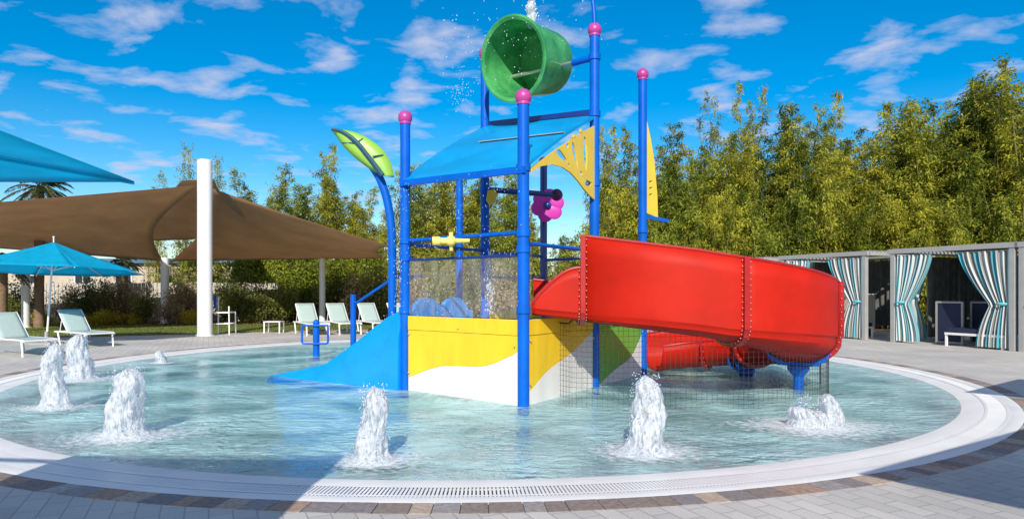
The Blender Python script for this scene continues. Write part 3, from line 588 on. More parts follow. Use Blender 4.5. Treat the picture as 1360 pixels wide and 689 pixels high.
# stairs on the back left with hand rail
s0 = Vector((-3.42, 14.6, 0)); s1 = Vector((-2.30, 13.9, 0))
stt = MB()
for k in range(4): c_ = s0.lerp(s1, .12+k*.28); c_ = c_+Vector((.22, .36, 0)); stt.box(Z(c_, .12+.24*k-.1), (.36, .5, .24), rz=math.atan2((s1-s0).y, (s1-s0).x))
stt.box(Z(s1+(s1-s0)*.5+Vector((.22, .36, 0)), DECK-.28), (1.0, .5, .10), rz=-.56)
stair = stt.build('stair', AZURE, PR, bevel=.01)
mb = MB(); mb.tube([Z(s0, -.3), Z(s0, 1.42)], .062, 14); mb.build('newel_post', BLUE, stair, smooth='auto')
mb = MB(); mb.tube([Z(s0, 1.30), Z(s0, 1.24)+Vector((.08, -.03, 0)), Z(s1, 1.78)+Vector((-.1, .0, 0)), Z(s1, 1.80)+Vector((.5, -.2, .0))], .028, 10); mb.build('hand_rail', BLUE, stair, smooth='auto')
# sprayers and panels on posts
mb = MB(); e_ = Vector((.84, 12.75, 3.30)); mb.tube([Z(P5, 3.33), e_], .05, 14); arm = mb.build('spray_arm', NAVY, PR, smooth='auto')
mb = MB(); mb.ball(e_, .115, 16, 10); mb.build('arm_ball', mat('purple_ball', (.10, .012, .07), .4, .1, 4), arm, smooth=True)
fc = at(727, 273, 13.75); mb = MB()
for k in range(6):
    a = 2*PI*k/6+.3; mb.ball(fc+Vector((math.cos(a)*.19, -.02, math.sin(a)*.19)), .155, 14, 8, (1, .14, 1))
flw = mb.build('flower_panel', MAG, PR, smooth=True); mb = MB(); mb.ball(fc+Vector((0, -.05, 0)), .08, 12, 8); mb.tube([fc, Z(P7, fc.z)], .025, 8); mb.build('flower_hub', NAVY, flw, smooth=True)
mb = MB(); g = at(650, 262, 12.1); mb.plate([(0, -.14), (.10, -.09), (.14, .06), (.09, .15), (-.03, .12), (-.06, -.05)], g, (1, .2, 0), (0, 0, 1), .02); mb.build('leaf_panel', YELP, PR)
# yellow water cannon on the front rail
wc = (P1*.47+P2*.53); wc = Z(wc, 2.20)+Vector((-.16, -.14, 0)); wd = Vector((1, .12, .02)).normalized()
mb = MB(); mb.lathe(wc-wd*.26, [(.02, 0), (.062, 0), (.062, .10), (.045, .12), (.045, .30), (.036, .32), (.028, .52), (.02, .52)], 16, axis=wd)
cn = mb.build('water_cannon', mat('yellow_cannon', (.85, .68, .16), .35, .05, 4), PR, smooth='auto')
mb = MB(); mb.ball(wc, .075, 14, 8); mb.tube([wc, wc+Vector((0, 0, .12))], .03, 10); mb.tube([wc, wc+Vector((0, .05, -.13))], .028, 10); mb.build('cannon_mount', MATS['yellow_cannon'], cn, smooth='auto')
# yellow fin on the right-hand post
fd = Vector((.80, .60, 0)); b0 = Z(P4, 0)+fd*.09
fin = [(0, 2.93), (.32, 2.86), (.30, 3.3), (.22, 3.9), (.12, 4.3), (.0, 4.66)]
slots = [tear(.12, 3.28+.12*k, .055, .014, .35) for k in range(3)]
MB().plate(fin, b0, fd, (0, 0, 1), .02, slots).build('fin_panel', YELP, PR)
mb = MB(); mb.beam(b0+Vector((0, 0, 2.86)), b0+fd*.62+Vector((0, 0, 2.82)), .04, .06); mb.build('fin_bracket', BLUE, PR)

# leaf sprayer and small loop sprayer standing alone in the pool
lb = Vector((-1.97, 11.1, -.3))
LS = thing('leaf_sprayer', Vector((lb.x, lb.y, -.05)), 'tall curved blue pipe topped by a lime green leaf beside the slide', 'water sprayer')
pp = [at(521, 520, 11.1), at(521, 420, 11.1), at(521, 330, 11.1), at(519.5, 300, 11.1), at(515, 270, 11.1), at(507, 243, 11.1), at(498, 226, 11.1), at(488, 213, 11.1), at(479, 205, 11.1)]
def smoothpts(p, n=4):
    out = []
    for i in range(len(p)-1):
        a = p[max(i-1, 0)]; b = p[i]; c = p[i+1]; d = p[min(i+2, len(p)-1)]
        for k in range(n):
            t = k/n; out.append(.5*((2*b)+(c-a)*t+(2*a-5*b+4*c-d)*t*t+(3*b-a-3*c+d)*t**3))
    return out+[p[-1]]
mb = MB(); mb.tube(smoothpts(pp), .068, 16); mb.build('pipe', BLUE, LS, smooth='auto')
rib = [(440, 172), (452, 174), (464, 181), (476, 192), (488, 207), (499, 221), (508, 233)]
upo = [(440, 172), (457, 173), (474, 177), (492, 186), (509, 200), (520, 219), (523, 235)]
loo = [(440, 172), (447, 181), (457, 195), (470, 208), (484, 219), (500, 229), (523, 235)]
def sm2(p, n=4): return [(v.x, v.y) for v in smoothpts([Vector((a, b, 0)) for a, b in p], n)]
ru, rr, rl = sm2(upo), sm2(rib), sm2(loo); n_ = len(rr); mb = MB(); rows = []
for i in range(n_):
    A_ = at(*ru[i], 10.95); M_ = at(*rr[i], 10.90); B_ = at(*rl[i], 10.95); rows += [A_, A_.lerp(M_, .5)+Vector((0, -.0, .0)), M_, M_.lerp(B_, .5)+Vector((0, -.02, .0)), B_]
mb.add(rows, [(i*5+j, i*5+j+1, i*5+j+6, i*5+j+5) for i in range(n_-1) for j in range(4)]); lf = mb.build('leaf', LEAFG, LS, smooth='auto', solid=.018)
mb = MB(); mb.tube([at(*p, 10.88) for p in rr], [.02+.02*min(1, i/10) for i in range(n_)], 8); 
mb.tube([at(482, 184, 10.93), at(473, 190, 10.87), at(455, 190, 10.93)], .012, 6); mb.tube([at(509, 206, 10.93), at(495, 208, 10.87)], .012, 6); mb.build('leaf_rib', mat('dark_teal_rib', (.01, .07, .12), .4, .1, 4), lf, smooth='auto')
sp0 = Vector((-4.55, 15.75, -.3))
SS = thing('loop_sprayer', Vector((-4.55, 15.75, -.05)), 'low blue post carrying a square pipe loop at the back of the pool', 'water sprayer')
mb = MB(); mb.tube([sp0, Z(sp0, .76)], .075, 16); mb.ball(Z(sp0, .76), .075, 16, 8); mb.build('post', BLUE, SS, smooth='auto')
mb = MB(); c_ = Z(sp0, .49)+Vector((0, -.1, 0)); w, h, r_ = .30, .21, .05; lp = []
for cx, cz, a0 in ((w-r_, h-r_, 0), (-w+r_, h-r_, PI/2), (-w+r_, -h+r_, PI), (w-r_, -h+r_, 1.5*PI)):
    for k in range(4): a = a0+k*PI/6; lp.append(c_+Vector((cx+r_*math.cos(a), 0, cz+r_*math.sin(a))))
mb.tube(lp+[lp[0], lp[1]], .024, 10); mb.build('pipe_loop', BLUE, SS, smooth='auto')

# safety net under the slide
path = [Vector((.66, 9.78)), Vector((.85, 9.45)), Vector((1.3, 9.42)), Vector((2.0, 9.4)), Vector((2.9, 9.38))]+[SC+Vector((math.sin(math.radians(a)), -math.cos(math.radians(a))))*(1.92+.24*min(1, a/60)) for a in range(8, 92, 7)]
def ppos(d):
    for a, b in zip(path[:-1], path[1:]):
        L_ = (b-a).length
        if d <= L_: return a.lerp(b, d/L_)
        d -= L_
    return path[-1]
PL = sum((b-a).length for a, b in zip(path[:-1], path[1:]))
def ntop(d):
    p = ppos(d)
    if d < .3: return 1.04
    if p.x < 2.9 and p.y < 10: f_ = (p.x-.27)/2.63; return 1.17-.33*f_-.0
    t = math.degrees(math.atan2(p.x-SC.x, SC.y-p.y)); return float(np.interp(t, [0, 60, 120], [.84, .49, .22]))-.0+.1*min(1, t/60)
mb = MB(); cs = .072; nn = int(PL/cs); r_ = .0025
for i in range(nn+1):
    p = ppos(i*cs); t_ = ntop(i*cs); mb.tube([(p.x, p.y, -.14), (p.x, p.y, t_)], r_, 3, cap=False)
for j in range(20):
    z = -.14+j*cs; seg = []
    for i in range(nn+1):
        if z <= ntop(i*cs): p = ppos(i*cs); seg.append((p.x, p.y, z+.006*math.sin(i*.7+j)))
        else:
            if len(seg) > 1: mb.tube(seg, r_, 3, cap=False)
            seg = []
    if len(seg) > 1: mb.tube(seg, r_, 3, cap=False)
mb.tube([(ppos(i*cs).x, ppos(i*cs).y, ntop(i*cs)) for i in range(nn+1)], .012, 6); mb.tube([(path[0].x, path[0].y, -.14), (path[0].x, path[0].y, 1.04)], .012, 6); mb.tube([(path[-1].x, path[-1].y, -.14), (path[-1].x, path[-1].y, ntop(PL))], .012, 6)
tag(mb.build('safety_net', NETM, origin=Vector((2.5, 9.2, 0))), 'black square-mesh net hanging from under the red slide into the water', 'safety net')

# ------------------------------------------------------------------ ground fountains
def fountain(px, py, ptop, wpx, label, seed, split=False):
    Y = F*(CH-WL)/(py-HZ); c = Vector(((px-680)/F*Y, Y, WL)); h = (py-ptop)/F*Y; r = wpx/2/F*Y
    t_ = thing('fountain_jet', c, label, 'fountain jet', 'white water jets bubbling up from the pool floor'); rg = random.Random(seed)
    mb = MB()
    cols_ = [(0, 0, h, r)] if not split else [(-.16, 0, h*.62, r*.62), (.16, 0, h, r*.5), (.02, .02, h*.5, r*.8)]
    for (ox, oy, hh, r0) in cols_:
        seg, rn = 40, 44; vs = []
        for i in range(rn+1):
            f_ = i/rn; base = 1.0-.42*f_; 
            rad = r0*(base*(1+.75*max(0, (.12-f_)/.12)**2))*(math.sqrt(max(0, 1-max(0, (f_-.74)/.26)**2.0)) if f_ > .74 else 1)
            for k in range(seg):
                a = 2*PI*k/seg; q = Vector((math.cos(a)*1.6, math.sin(a)*1.6, f_*hh*3.0+seed*7))
                nz = noise.noise(q*1.6)*.24+noise.noise(Vector((q.x*4, q.y*4, q.z*1.5)))*.20+noise.noise(Vector((q.x*9, q.y*9, q.z*6)))*.10
                rr_ = rad*(1+nz*(1.2+.7*f_)); zz = f_*hh+noise.noise(q*3.1+Vector((9, 0, 0)))*.05*hh*(f_ > .05)
                vs.append(c+Vector((ox+rr_*math.cos(a)+.03*math.sin(f_*5+seed), oy+rr_*math.sin(a), max(zz, -.01))))
        n0 = len(vs); vs.append(c+Vector((ox+.03*math.sin(5+seed), oy, hh*1.0)))
        mb.add(vs, [(i*seg+k, i*seg+(k+1) % seg, (i+1)*seg+(k+1) % seg, (i+1)*seg+k) for i in range(rn) for k in range(seg)]+[(rn*seg+k, rn*seg+(k+1) % seg, n0) for k in range(seg)])
    mb.build('water_column', FROTH, t_, smooth=True, recalc=True)
    mb = MB()
    for k in range(420):
        f_ = rg.random()**.8; a = rg.random()*2*PI; q = rg.random()**2
        if f_ < .12: rad = r*(1.0+q*1.9)
        else: rad = r*(.82-.25*f_)*(1+q*.55)
        z = f_*h*(1.06) if not split else f_*h*.9
        mb.ball(c+Vector((rad*math.cos(a), rad*math.sin(a), max(.004, z))), rg.uniform(.002, .0075), 4, 3)
    mb.build('spray', DROP, t_, smooth=True)['kind'] = 'stuff'
    vs = []; seg, rn = 40, 8; tn = []
    for i in range(rn+1):
        for k in range(seg):
            a = 2*PI*k/seg; rad = r*(.5+3.8*i/rn)*(1+.25*noise.noise(Vector((math.cos(a)*2, math.sin(a)*2, seed))))
            vs.append(c+Vector((rad*math.cos(a)*1.25, rad*math.sin(a), .006+.012*(1-i/rn)*noise.noise(Vector((a*5, i, seed))))))
    fm = MB()
    for i in range(rn):
        fm.v = vs
        for k in range(seg): fm.f.append((i*seg+k, i*seg+(k+1) % seg, (i+1)*seg+(k+1) % seg, (i+1)*seg+k)); fm.t.append(.62*(1-(i/(rn-1)))**.8+.001)
    fm.build('foam', FOAM, t_, smooth=True)
fountain(105, 504, 444, 31, 'rounded white jet farther back at left, in front of the sun lounger', 1)
fountain(72, 541, 456, 31, 'tall slim white jet nearest the left edge of the pool', 2)
fountain(168, 579, 490, 48, 'broad white jet at left with its shadow on the water, right of the slim one', 3)
fountain(496, 611, 515, 42, 'pointed white jet in front of the blue slide', 4)
fountain(859, 600, 500, 46, 'tall white jet in front of the safety net', 5)
fountain(1083, 567, 523, 58, 'low ragged split white jet in front of the slide support at right', 6, split=True)
fountain(213, 482, 466, 12, 'tiny white jet at the far left back of the pool', 7)

# falling water and spray from the bucket feed and roof (loose droplets)
mb = MB(); rg = random.Random(3)
top = at(706, -25, 11.2)
ws_ = MB(); rr2 = []
sp_ = [top+Vector((.02*math.sin(i*.9), .015*math.cos(i*1.3), -i*.036)) for i in range(22)]; ws_.tube(sp_, [.05+.022*math.sin(i*1.1)+.012*math.sin(i*2.7)+.0012*i for i in range(22)], 12)
tag(ws_.build('water_stream', FROTH, smooth=True, origin=top), 'white stream of water pouring from above into the green bucket', 'falling water')
for k in range(160):
    f_ = rg.random(); p = top+Vector((rg.gauss(0, .03+.03*f_), rg.gauss(0, .03), -f_*.68)); mb.ball(p, rg.uniform(.003, .012), 5, 4, (1, 1, 2.2))
for k in range(150): mb.ball(bc+bdir*.55+Vector((rg.gauss(0, .55), rg.gauss(0, .3), rg.gauss(.35, .35))), rg.uniform(.004, .011), 5, 4)
for k in range(420):
    a = rg.random(); z = rg.uniform(1.1, 3.15); p = P1.lerp(P2, a)+Vector((rg.gauss(-.02, .05), -.12+rg.gauss(0, .05), z)); mb.ball(p, rg.uniform(.002, .0055), 4, 3, (1, 1, 2))
for k in range(260): p = P1+Vector((-.10+rg.gauss(0, .03), -.05+rg.gauss(0, .04), rg.uniform(1.2, 3.2))); mb.ball(p, rg.uniform(.002, .0055), 4, 3, (1, 1, 2.5))
for k in range(240): p = Vector((-.38, 11.6, 0))+Vector((rg.gauss(0, .035), rg.gauss(0, .04), rg.uniform(1.1, 2.2))); mb.ball(p, rg.uniform(.003, .010), 5, 4, (1, 1, 3))
for k in range(90): p = at(612+rg.gauss(0, 10), 122+rg.gauss(0, 12), 11); mb.ball(p, rg.uniform(.003, .008), 5, 4)
for k in range(110):
    s = rg.uniform(.2, 1.6); p = P1+so*s+sv*rg.uniform(0, .4); mb.ball(Z(p, 1.2-.6*s+rg.gauss(.05, .08)), rg.uniform(.004, .013), 5, 4)
tag(mb.build('falling_water', DROP, smooth=True, origin=Vector((0, 10, 0))), 'loose drops and thin streams of water falling around the playground', 'falling water', kind='stuff')

# ------------------------------------------------------------------ shade sails and poles
def fabric(name, rows, m, parent=None, origin=None, th=.006):
    nv = len(rows[0]); mb = MB(); mb.add([p for r_ in rows for p in r_], [(i*nv+j, i*nv+j+1, (i+1)*nv+j+1, (i+1)*nv+j) for i in range(len(rows)-1) for j in range(nv-1)])
    return mb.build(name, m, parent, smooth=True, solid=th, origin=origin)
def sail(name, A, B, C_, D_, label, sags=(.08,)*4, n=24, peak=None):
    """four-cornered sail with concave edges"""
    A, B, C_, D_ = [Vector(p) for p in (A, B, C_, D_)]; ctr = (A+B+C_+D_)/4; rows = []
    def edge(p, q, t, s): m_ = p.lerp(q, t); return m_+(ctr-m_)*s*4*t*(1-t)
    for i in range(n+1):
        v = i/n; row = []
        for j in range(n+1):
            u_ = j/n
            e0 = edge(A, B, u_, sags[0]); e1 = edge(D_, C_, u_, sags[2]); f0 = edge(A, D_, v, sags[3]); f1 = edge(B, C_, v, sags[1])
            p = e0*(1-v)+e1*v+f0*(1-u_)+f1*u_-(A*(1-u_)*(1-v)+B*u_*(1-v)+C_*u_*v+D_*(1-u_)*v); row.append(p)
        rows.append(row)
    o = fabric(name, rows, BROWNF, origin=A); tag(o, label, 'shade sail', 'brown shade sails over the far deck')
    return o
PT = at(272, 236, 23.9)
sail('shade_sail', at(264, 246, 23.8), at(-120, 278, 19.5), at(-110, 322, 29), at(216, 347, 31), 'large brown shade sail reaching from the white mast to the left edge', (.01, .1, .02, .20))
sail('shade_sail', at(281, 250, 23.8), at(517, 326, 23.0), at(512, 343, 32), at(226, 347, 31), 'brown shade sail stretching right from the white mast to the blue sprayer', (.05, .1, .015, .13))
sail('shade_sail', at(284, 238, 27), at(240, 240, 27), at(168, 322, 34), at(330, 316, 34), 'peaked brown shade sail behind the mast, seen in the gap between the other two', (.0, .08, .03, .08))
def pole(px, pyb, top, Y, dia, label, yb=0.):
    x = (px-680)/F*Y; t_ = thing('sail_mast', (x, Y, 0), label, 'shade sail mast', 'white masts holding the shade sails')
    mb = MB(); mb.lathe((x, Y, 0), [(dia/2, -.1), (dia/2, top-.02), (dia/2-.02, top), (0, top)], 28); mb.build('mast', WHITEP, t_, smooth='auto')
    mb = MB(); mb.lathe((x, Y, 0), [(dia/2+.07, -.1), (dia/2+.07, .025), (dia/2, .03)], 28); mb.build('base_plate', WHITEP, t_, smooth='auto')
    mb = MB(); mb.tube([(x-dia/2-.12, Y, top-.3*dia-.25), (x+dia/2+.12, Y, top-.3*dia-.25)], .025, 8); mb.build('cable_bracket', STEEL, t_, smooth='auto')
pole(272, 449, 5.85, 22.6, .47, 'thick tall white mast standing on the deck by the pool')
pole(219, 430, 3.0, 31, .35, 'short white mast behind the left shade sail')
pole(428, 405, 2.95, 30.5, .27, 'slim white mast behind the row of four loungers')
pole(34, 438, 3.2, 27.5, .3, 'white mast beside the palm trunk at far left')
pole(-150, 438, 5.4, 20, .3, 'white mast just out of the left edge')

# ------------------------------------------------------------------ umbrellas
def parasol(c, zr, za, rad, n, label, rot=0, pole_base=None, droop=0, name='patio_umbrella', tilt=Vector((0, 0, 0))):
    """n-sided canopy"""
    c = Vector(c); t_ = thing(name, c, label, 'umbrella'); ap = Z(c, za); cor = [c+Vector((rad*math.cos(rot+2*PI*k/n), rad*math.sin(rot+2*PI*k/n), zr)) for k in range(n)]
    cor = [q+Vector((0, 0, (q-c).dot(tilt))) for q in cor]
    mb = MB(); m_ = 10
    for k in range(n):
        a, b = cor[k], cor[(k+1) % n]; vs = []; fs = []
        for i in range(m_+1):
            for j in range(m_+1):
                p = ap.lerp(a.lerp(b, j/m_), i/m_)
                p += Vector((0, 0, -(.06*math.sin(PI*i/m_)+.05*(i/m_)**2*math.sin(PI*j/m_)*0)))*(.4+.6*math.sin(PI*j/m_))
                ed = (c-p); ed.z = 0; p += ed*.035*math.sin(PI*j/m_)*(i/m_)
                vs.append(p)
        fs = [(i*(m_+1)+j, i*(m_+1)+j+1, (i+1)*(m_+1)+j+1, (i+1)*(m_+1)+j) for i in range(m_) for j in range(m_)]
        mb.add(vs, fs)
    mb.build('canopy', TEALF, t_, smooth='auto', solid=.004)
    pb = Vector(pole_base) if pole_base else c
    mb = MB(); mb.tube([Z(pb, 0.05), Z(c, za-.03)], .026, 12); mb.build('pole', WHITEP, t_, smooth='auto')
    mb = MB(); mb.tube([Z(c, za-.02), Z(c, za+.14)], .018, 8); mb.ball(Z(c, za+.14), .03, 8, 6); mb.build('finial', WHITEP, t_, smooth='auto')
    mb = MB(); mb.box(Z(pb, .03), (.6, .6, .06)); mb.lathe(Z(pb, .06), [(.05, 0), (.05, .3), (.03, .3)], 12); mb.build('base', GREYM, t_, bevel=.01)
    for k in range(n):
        mb = MB(); q = cor[k]; mb.tube([Z(c, za-.05), q+Vector((0, 0, -.03))], .011, 6); mb.tube([Z(c, zr+.02), Z(c, za-.05).lerp(q+Vector((0, 0, -.03)), .5)], .009, 6); mb.build('rib', WHITEP, t_, smooth='auto')
    return t_
parasol((-12.85, 19.0, 0), 2.05, 2.86, 2.35, 8, 'open teal octagonal umbrella over the loungers at left', rot=0, pole_base=(-13.05, 19.0, 0), tilt=Vector((0, -.045, 0)))
def cantilever(c, half, zr, za, rot, label, polexy):
    c = Vector(c); t_ = thing('cantilever_umbrella', Vector((polexy[0], polexy[1], 0)), label, 'umbrella')
    cor = [c+Vector((half*math.sqrt(2)*math.cos(rot+PI/4+PI/2*k), half*math.sqrt(2)*math.sin(rot+PI/4+PI/2*k), zr)) for k in range(4)]; cor = [q+Vector((0, 0, .05*(c.y+half-q.y))) for q in cor]; ap = Z(c, za); mb = MB(); m_ = 12
    for k in range(4):
        a, b = cor[k], cor[(k+1) % 4]
        vs = [ap.lerp(a.lerp(b, j/m_), i/m_)-Vector((0, 0, .02*math.sin(PI*i/m_)*math.sin(PI*j/m_))) for i in range(m_+1) for j in range(m_+1)]
        mb.add(vs, [(i*(m_+1)+j, i*(m_+1)+j+1, (i+1)*(m_+1)+j+1, (i+1)*(m_+1)+j) for i in range(m_) for j in range(m_)])
    mb.build('canopy', TEALF, t_, smooth='auto', solid=.004)
    for k in range(4): q = MB(); q.tube([Z(c, za-.02), cor[k]+Vector((0, 0, -.008))], .006, 6); q.build('rib', TEALF, t_, smooth='auto')
    q = MB(); px_, py_ = polexy; q.tube([(px_, py_, 0), (px_, py_, za+.7), (c.x, c.y, za+.35), (c.x, c.y, za)], .045, 12); q.box((px_, py_, .05), (.9, .9, .1)); q.build('mast', GREYM, t_, smooth='auto')
cantilever((-2.95, 1.80, 0), 1.25, 1.99, 2.16, 0, 'large teal square umbrella hanging into the upper left corner', (-5.2, 1.5))
ua = Vector((2.87-.2, 2.25, 0)); 
cantilever(ua+Vector((2.19+1.57, 1.57-2.19, 0))*.65, 1.755, 2.0, 2.25, math.atan2(1.57, 2.19), 'teal square umbrella outside the frame at right casting its shade on the pavers', (7.4, .2))
cantilever((8.3, 6.6, 0), 1.25, 2.0, 2.3, .7, 'second teal umbrella outside the frame at right shading the pool rim', (10, 6))

# ------------------------------------------------------------------ loungers, table, tall chair
def make_lounger():
    t_ = thing('sun_lounger', (0, 0, 0), 'x', 'sun lounger', 'mint sling loungers on the deck')
    L, W_, hs = 1.95, .66, .36; bx = .72   # head at x=0, foot at x=L ; back hinge at bx
    th = math.radians(43); bl_ = .82; tipx, tipz = bx-bl_*math.cos(th), hs+bl_*math.sin(th)
    mb = MB()
    for s in (-1, 1):
        y = s*W_/2; mb.tube([(.05, y, hs-.01), (.4, y, hs), (L-.06, y, hs), (L, y, hs-.03)], .022, 10)
    for x in (.05, bx, L): mb.tube([(x, -W_/2, hs-.01), (x, W_/2, hs-.01)], .018, 8)
    mb.build('frame', WHITEP, t_, smooth='auto')
    for x in (.35, L-.12):
        for s in (-1, 1):
            q = MB(); q.tube([(x-(.12 if x < 1 else -.0), s*W_/2, hs), (x+(.05 if x < 1 else .06), s*W_/2, 0.0)], .022, 10); q.build('leg', WHITEP, t_, smooth='auto')
    q = MB()
    for s in (-1, 1): q.tube([(bx, s*(W_/2-.05), hs), (tipx, s*(W_/2-.05), tipz)], .018, 8)
    q.tube([(tipx, -W_/2+.05, tipz), (tipx, W_/2-.05, tipz)], .018, 8); q.tube([(tipx+.2, -W_/2+.06, tipz-.27), (.22, -W_/2+.06, hs)], .012, 6); q.build('back_frame', WHITEP, t_, smooth='auto')
    rows = [[Vector((x, y, hs+.012-.018*math.sin(PI*(y+W_/2)/W_))) for y in np.linspace(-W_/2, W_/2, 7)] for x in np.linspace(bx, L-.04, 10)]; fabric('seat_sling', rows, SLING, t_)
    rows = [[Vector((bx+(tipx-bx)*f_+.02*math.sin(PI*(y+W_/2)/W_), y, hs+.01+(tipz-hs)*f_)) for y in np.linspace(-W_/2+.05, W_/2-.05, 7)] for f_ in np.linspace(0, 1, 8)]; fabric('back_sling', rows, SLING, t_)
    return t_
lg = make_lounger()
spots = [((100, 460), -.62, 1.04, 'sun lounger right of the umbrella pole, its raised back shaded by the umbrella'),
         ((12, 472), -.55, 1.04, 'sun lounger cut off by the left edge of the picture'),
         ((408, 444), -1.05, 1.12, 'leftmost lounger of the row beyond the pool, beside the small white table'),
         ((450, 443), -1.05, 1.12, 'second lounger from the left beyond the pool, in front of the slim mast'),
         ((493, 442), -1.05, 1.12, 'third lounger of the row beyond the pool, behind the stair hand rail'),
         ((533, 441), -1.05, 1.12, 'fourth lounger of the row beyond the pool, mostly hidden by the blue posts')]
for i, ((px, py), a, s, lb_) in enumerate(spots):
    Y = F*CH/(py-HZ); o = lg if i == 0 else copy_tree(lg); x = (px-680)/F*Y
    o.location = (x-math.cos(a)*1.0, Y-math.sin(a)*1.0+.35, 0); o.rotation_euler = (0, 0, a); o.scale = (s,)*3; o['label'] = lb_
Y = 24.2; x0 = (364-680)/F*Y
t_ = thing('side_table', (x0, Y, 0), 'small low white table beside the leftmost far lounger', 'table')
MB().box((x0, Y, .40), (.6, .5, .035)).build('table_top', WHITEP, t_, bevel=.006)
for sx in (-1, 1):
    for sy in (-1, 1): MB().box((x0+sx*.27, Y+sy*.22, .19), (.04, .04, .385)).build('leg', WHITEP, t_)
Y = 23.2; x0 = (297-680)/F*Y
t_ = thing('tall_chair', (x0, Y, 0), 'high white frame chair with a blue back next to the thick mast', 'chair')
for sx in (-1, 1):
    for sy in (-1, 1): hh = 1.28 if sx < 0 else (.98 if sy < 0 else .78); MB().tube([(x0+sx*.31, Y+sy*.28, 0), (x0+sx*.29, Y+sy*.26, hh)], .022, 8).build('leg', WHITEP, t_, smooth='auto')
MB().box((x0, Y, .76), (.6, .55, .04)).build('seat', WHITEP, t_, bevel=.008)
q = MB(); [q.tube([(x0-.3, Y+s*.27, .38), (x0+.3, Y+s*.27, .38)], .016, 8) for s in (-1, 1)]; q.tube([(x0+.3, Y-.27, .38), (x0+.3, Y+.27, .38)], .016, 8); q.build('stretcher', WHITEP, t_, smooth='auto')
MB().box((x0-.29, Y, 1.12), (.05, .52, .44), rz=.5).build('back', mat('blue_cloth', (.005, .05, .42), .8, .1, 8), t_, bevel=.02)

# ------------------------------------------------------------------ cabanas
CL, CD, CHt = 3.23, 3.0, 2.64
def curtain_mesh(x0, x1, w_tie, zt, zb, gather_right, axis='x', y=.0, seed=0, wcloth=2.4, tie=True):
    nu, nz_ = 72, 28; vs = []; uv = []; rg = random.Random(seed); ph = rg.random()*6
    for j in range(nz_+1):
        f_ = j/nz_; z = zt+(zb-zt)*f_
        if tie:
            ft = .56
            if f_ < ft: g = 1-(1-w_tie)*(f_/ft)**1.5
            else: g = w_tie+(.26)*math.sin((f_-ft)/(1-ft)*PI/2)
        else: g = 1
        for i in range(nu+1):
            u_ = i/nu; x = x1-(x1-x0)*(1-u_)*g if gather_right else x0+(x1-x0)*u_*g
            d = .055*math.sin(u_*2*PI*9+ph+.6*math.sin(f_*3))*(1-.3*f_)+.02*math.sin(u_*23+f_*2)
            p = (x, y+d, z) if axis == 'x' else (y+d, x, z)
            vs.append(p); uv.append((u_*wcloth, z))
    fs = [(j*(nu+1)+i, j*(nu+1)+i+1, (j+1)*(nu+1)+i+1, (j+1)*(nu+1)+i) for j in range(nz_) for i in range(nu)]
    mb = MB(); mb.add(vs, fs); return mb, uv
def make_cabana():
    t_ = thing('cabana', (0, 0, 0), 'x', 'cabana', 'row of curtained cabanas along the right of the pool')
    for x in (0, CL):
        for y in (0, CD): MB().box((x, y, CHt/2), (.13, .13, CHt)).build('post', GREYM, t_, bevel=.006)
    q = MB()
    for y in (0, CD): q.box((CL/2, y-.04*(y == 0), CHt), (CL+.3, .09, .13))
    for x in (-.1, CL+.1): q.box((x, CD/2, CHt-.003), (.09, CD-.12, .125))
    fr = q.build('roof_frame', GREYM, t_, bevel=.006); q = MB()
    for k in range(16): q.box((CL/2, .15+k*(CD-.3)/15, CHt+.075), (CL+.36, .05, .022), M=Matrix.Rotation(.0, 3, 'X'))
    q.build('roof_slats', GREYM, t_)
    q = MB(); q.box((CL/2, CD/2, CHt+.054), (CL-.1, CD-.2, .012)); q.build('roof_cloth', GREYM, t_)
    for x0, x1, gr, sd_ in ((.06, 1.15, False, 1), (CL-1.35, CL-.06, True, 2)):
        m_, uv = curtain_mesh(x0, x1, .40, CHt-.12, .05, gr, seed=sd_); c_ = m_.build('curtain', STRIPE, t_, smooth=True, recalc=False, uv=uv)
        tx = x0+.18 if not gr else x1-.18; q = MB(); q.lathe((tx, 0, 1.17), [(.13, -.03), (.15, 0), (.13, .03)], 16); q.build('tie_back', mat('teal_band', (.1, .5, .55), .8, .05, 5), c_, smooth='auto')
    for xx, sd_ in ((-.02, 3),):
        m_, uv = curtain_mesh(.12, 1.5, .7, CHt-.12, .05, False, axis='y', y=xx, seed=sd_); m_.build('side_curtain', STRIPE, t_, smooth=True, recalc=False, uv=uv)
    m_, uv = curtain_mesh(.1, CL*.62, 1, CHt-.12, .3, False, y=CD-.1, seed=5, tie=False); m_.build('back_curtain', LINING, t_, smooth=True, recalc=False, uv=uv)
    m_, uv = curtain_mesh(1.5, CD-.1, 1, CHt-.12, .1, False, axis='y', y=.04, seed=6, tie=False); m_.build('side_lining', LINING, t_, smooth=True, recalc=False, uv=uv)
    return t_
cdir = Vector((1.32, -2.95, 0)).normalized(); cn_ = Vector((-cdir.y, cdir.x, 0)); crz = math.atan2(cdir.y, cdir.x)
B0 = Vector((11.18, 19.85, 0)); cb = make_cabana()
for i, (o0, lb_) in enumerate([(B0, 'middle cabana with striped curtains tied back, holding the navy screens'),
                               (B0-cdir*(CL+.95), 'farther cabana with striped curtains partly hidden behind the red slide'),
                               (B0+cdir*(CL+.22), 'nearest cabana cut off at the right edge of the picture'),
                               (B0-cdir*(2*CL+1.9), 'farthest cabana hidden behind the red slide wall')]):
    o = cb if i == 0 else copy_tree(cb); o.location = o0; o.rotation_euler = (0, 0, crz); o['label'] = lb_
def cl(o0, x, y, z=0): return o0+cdir*x+cn_*y+Vector((0, 0, z))
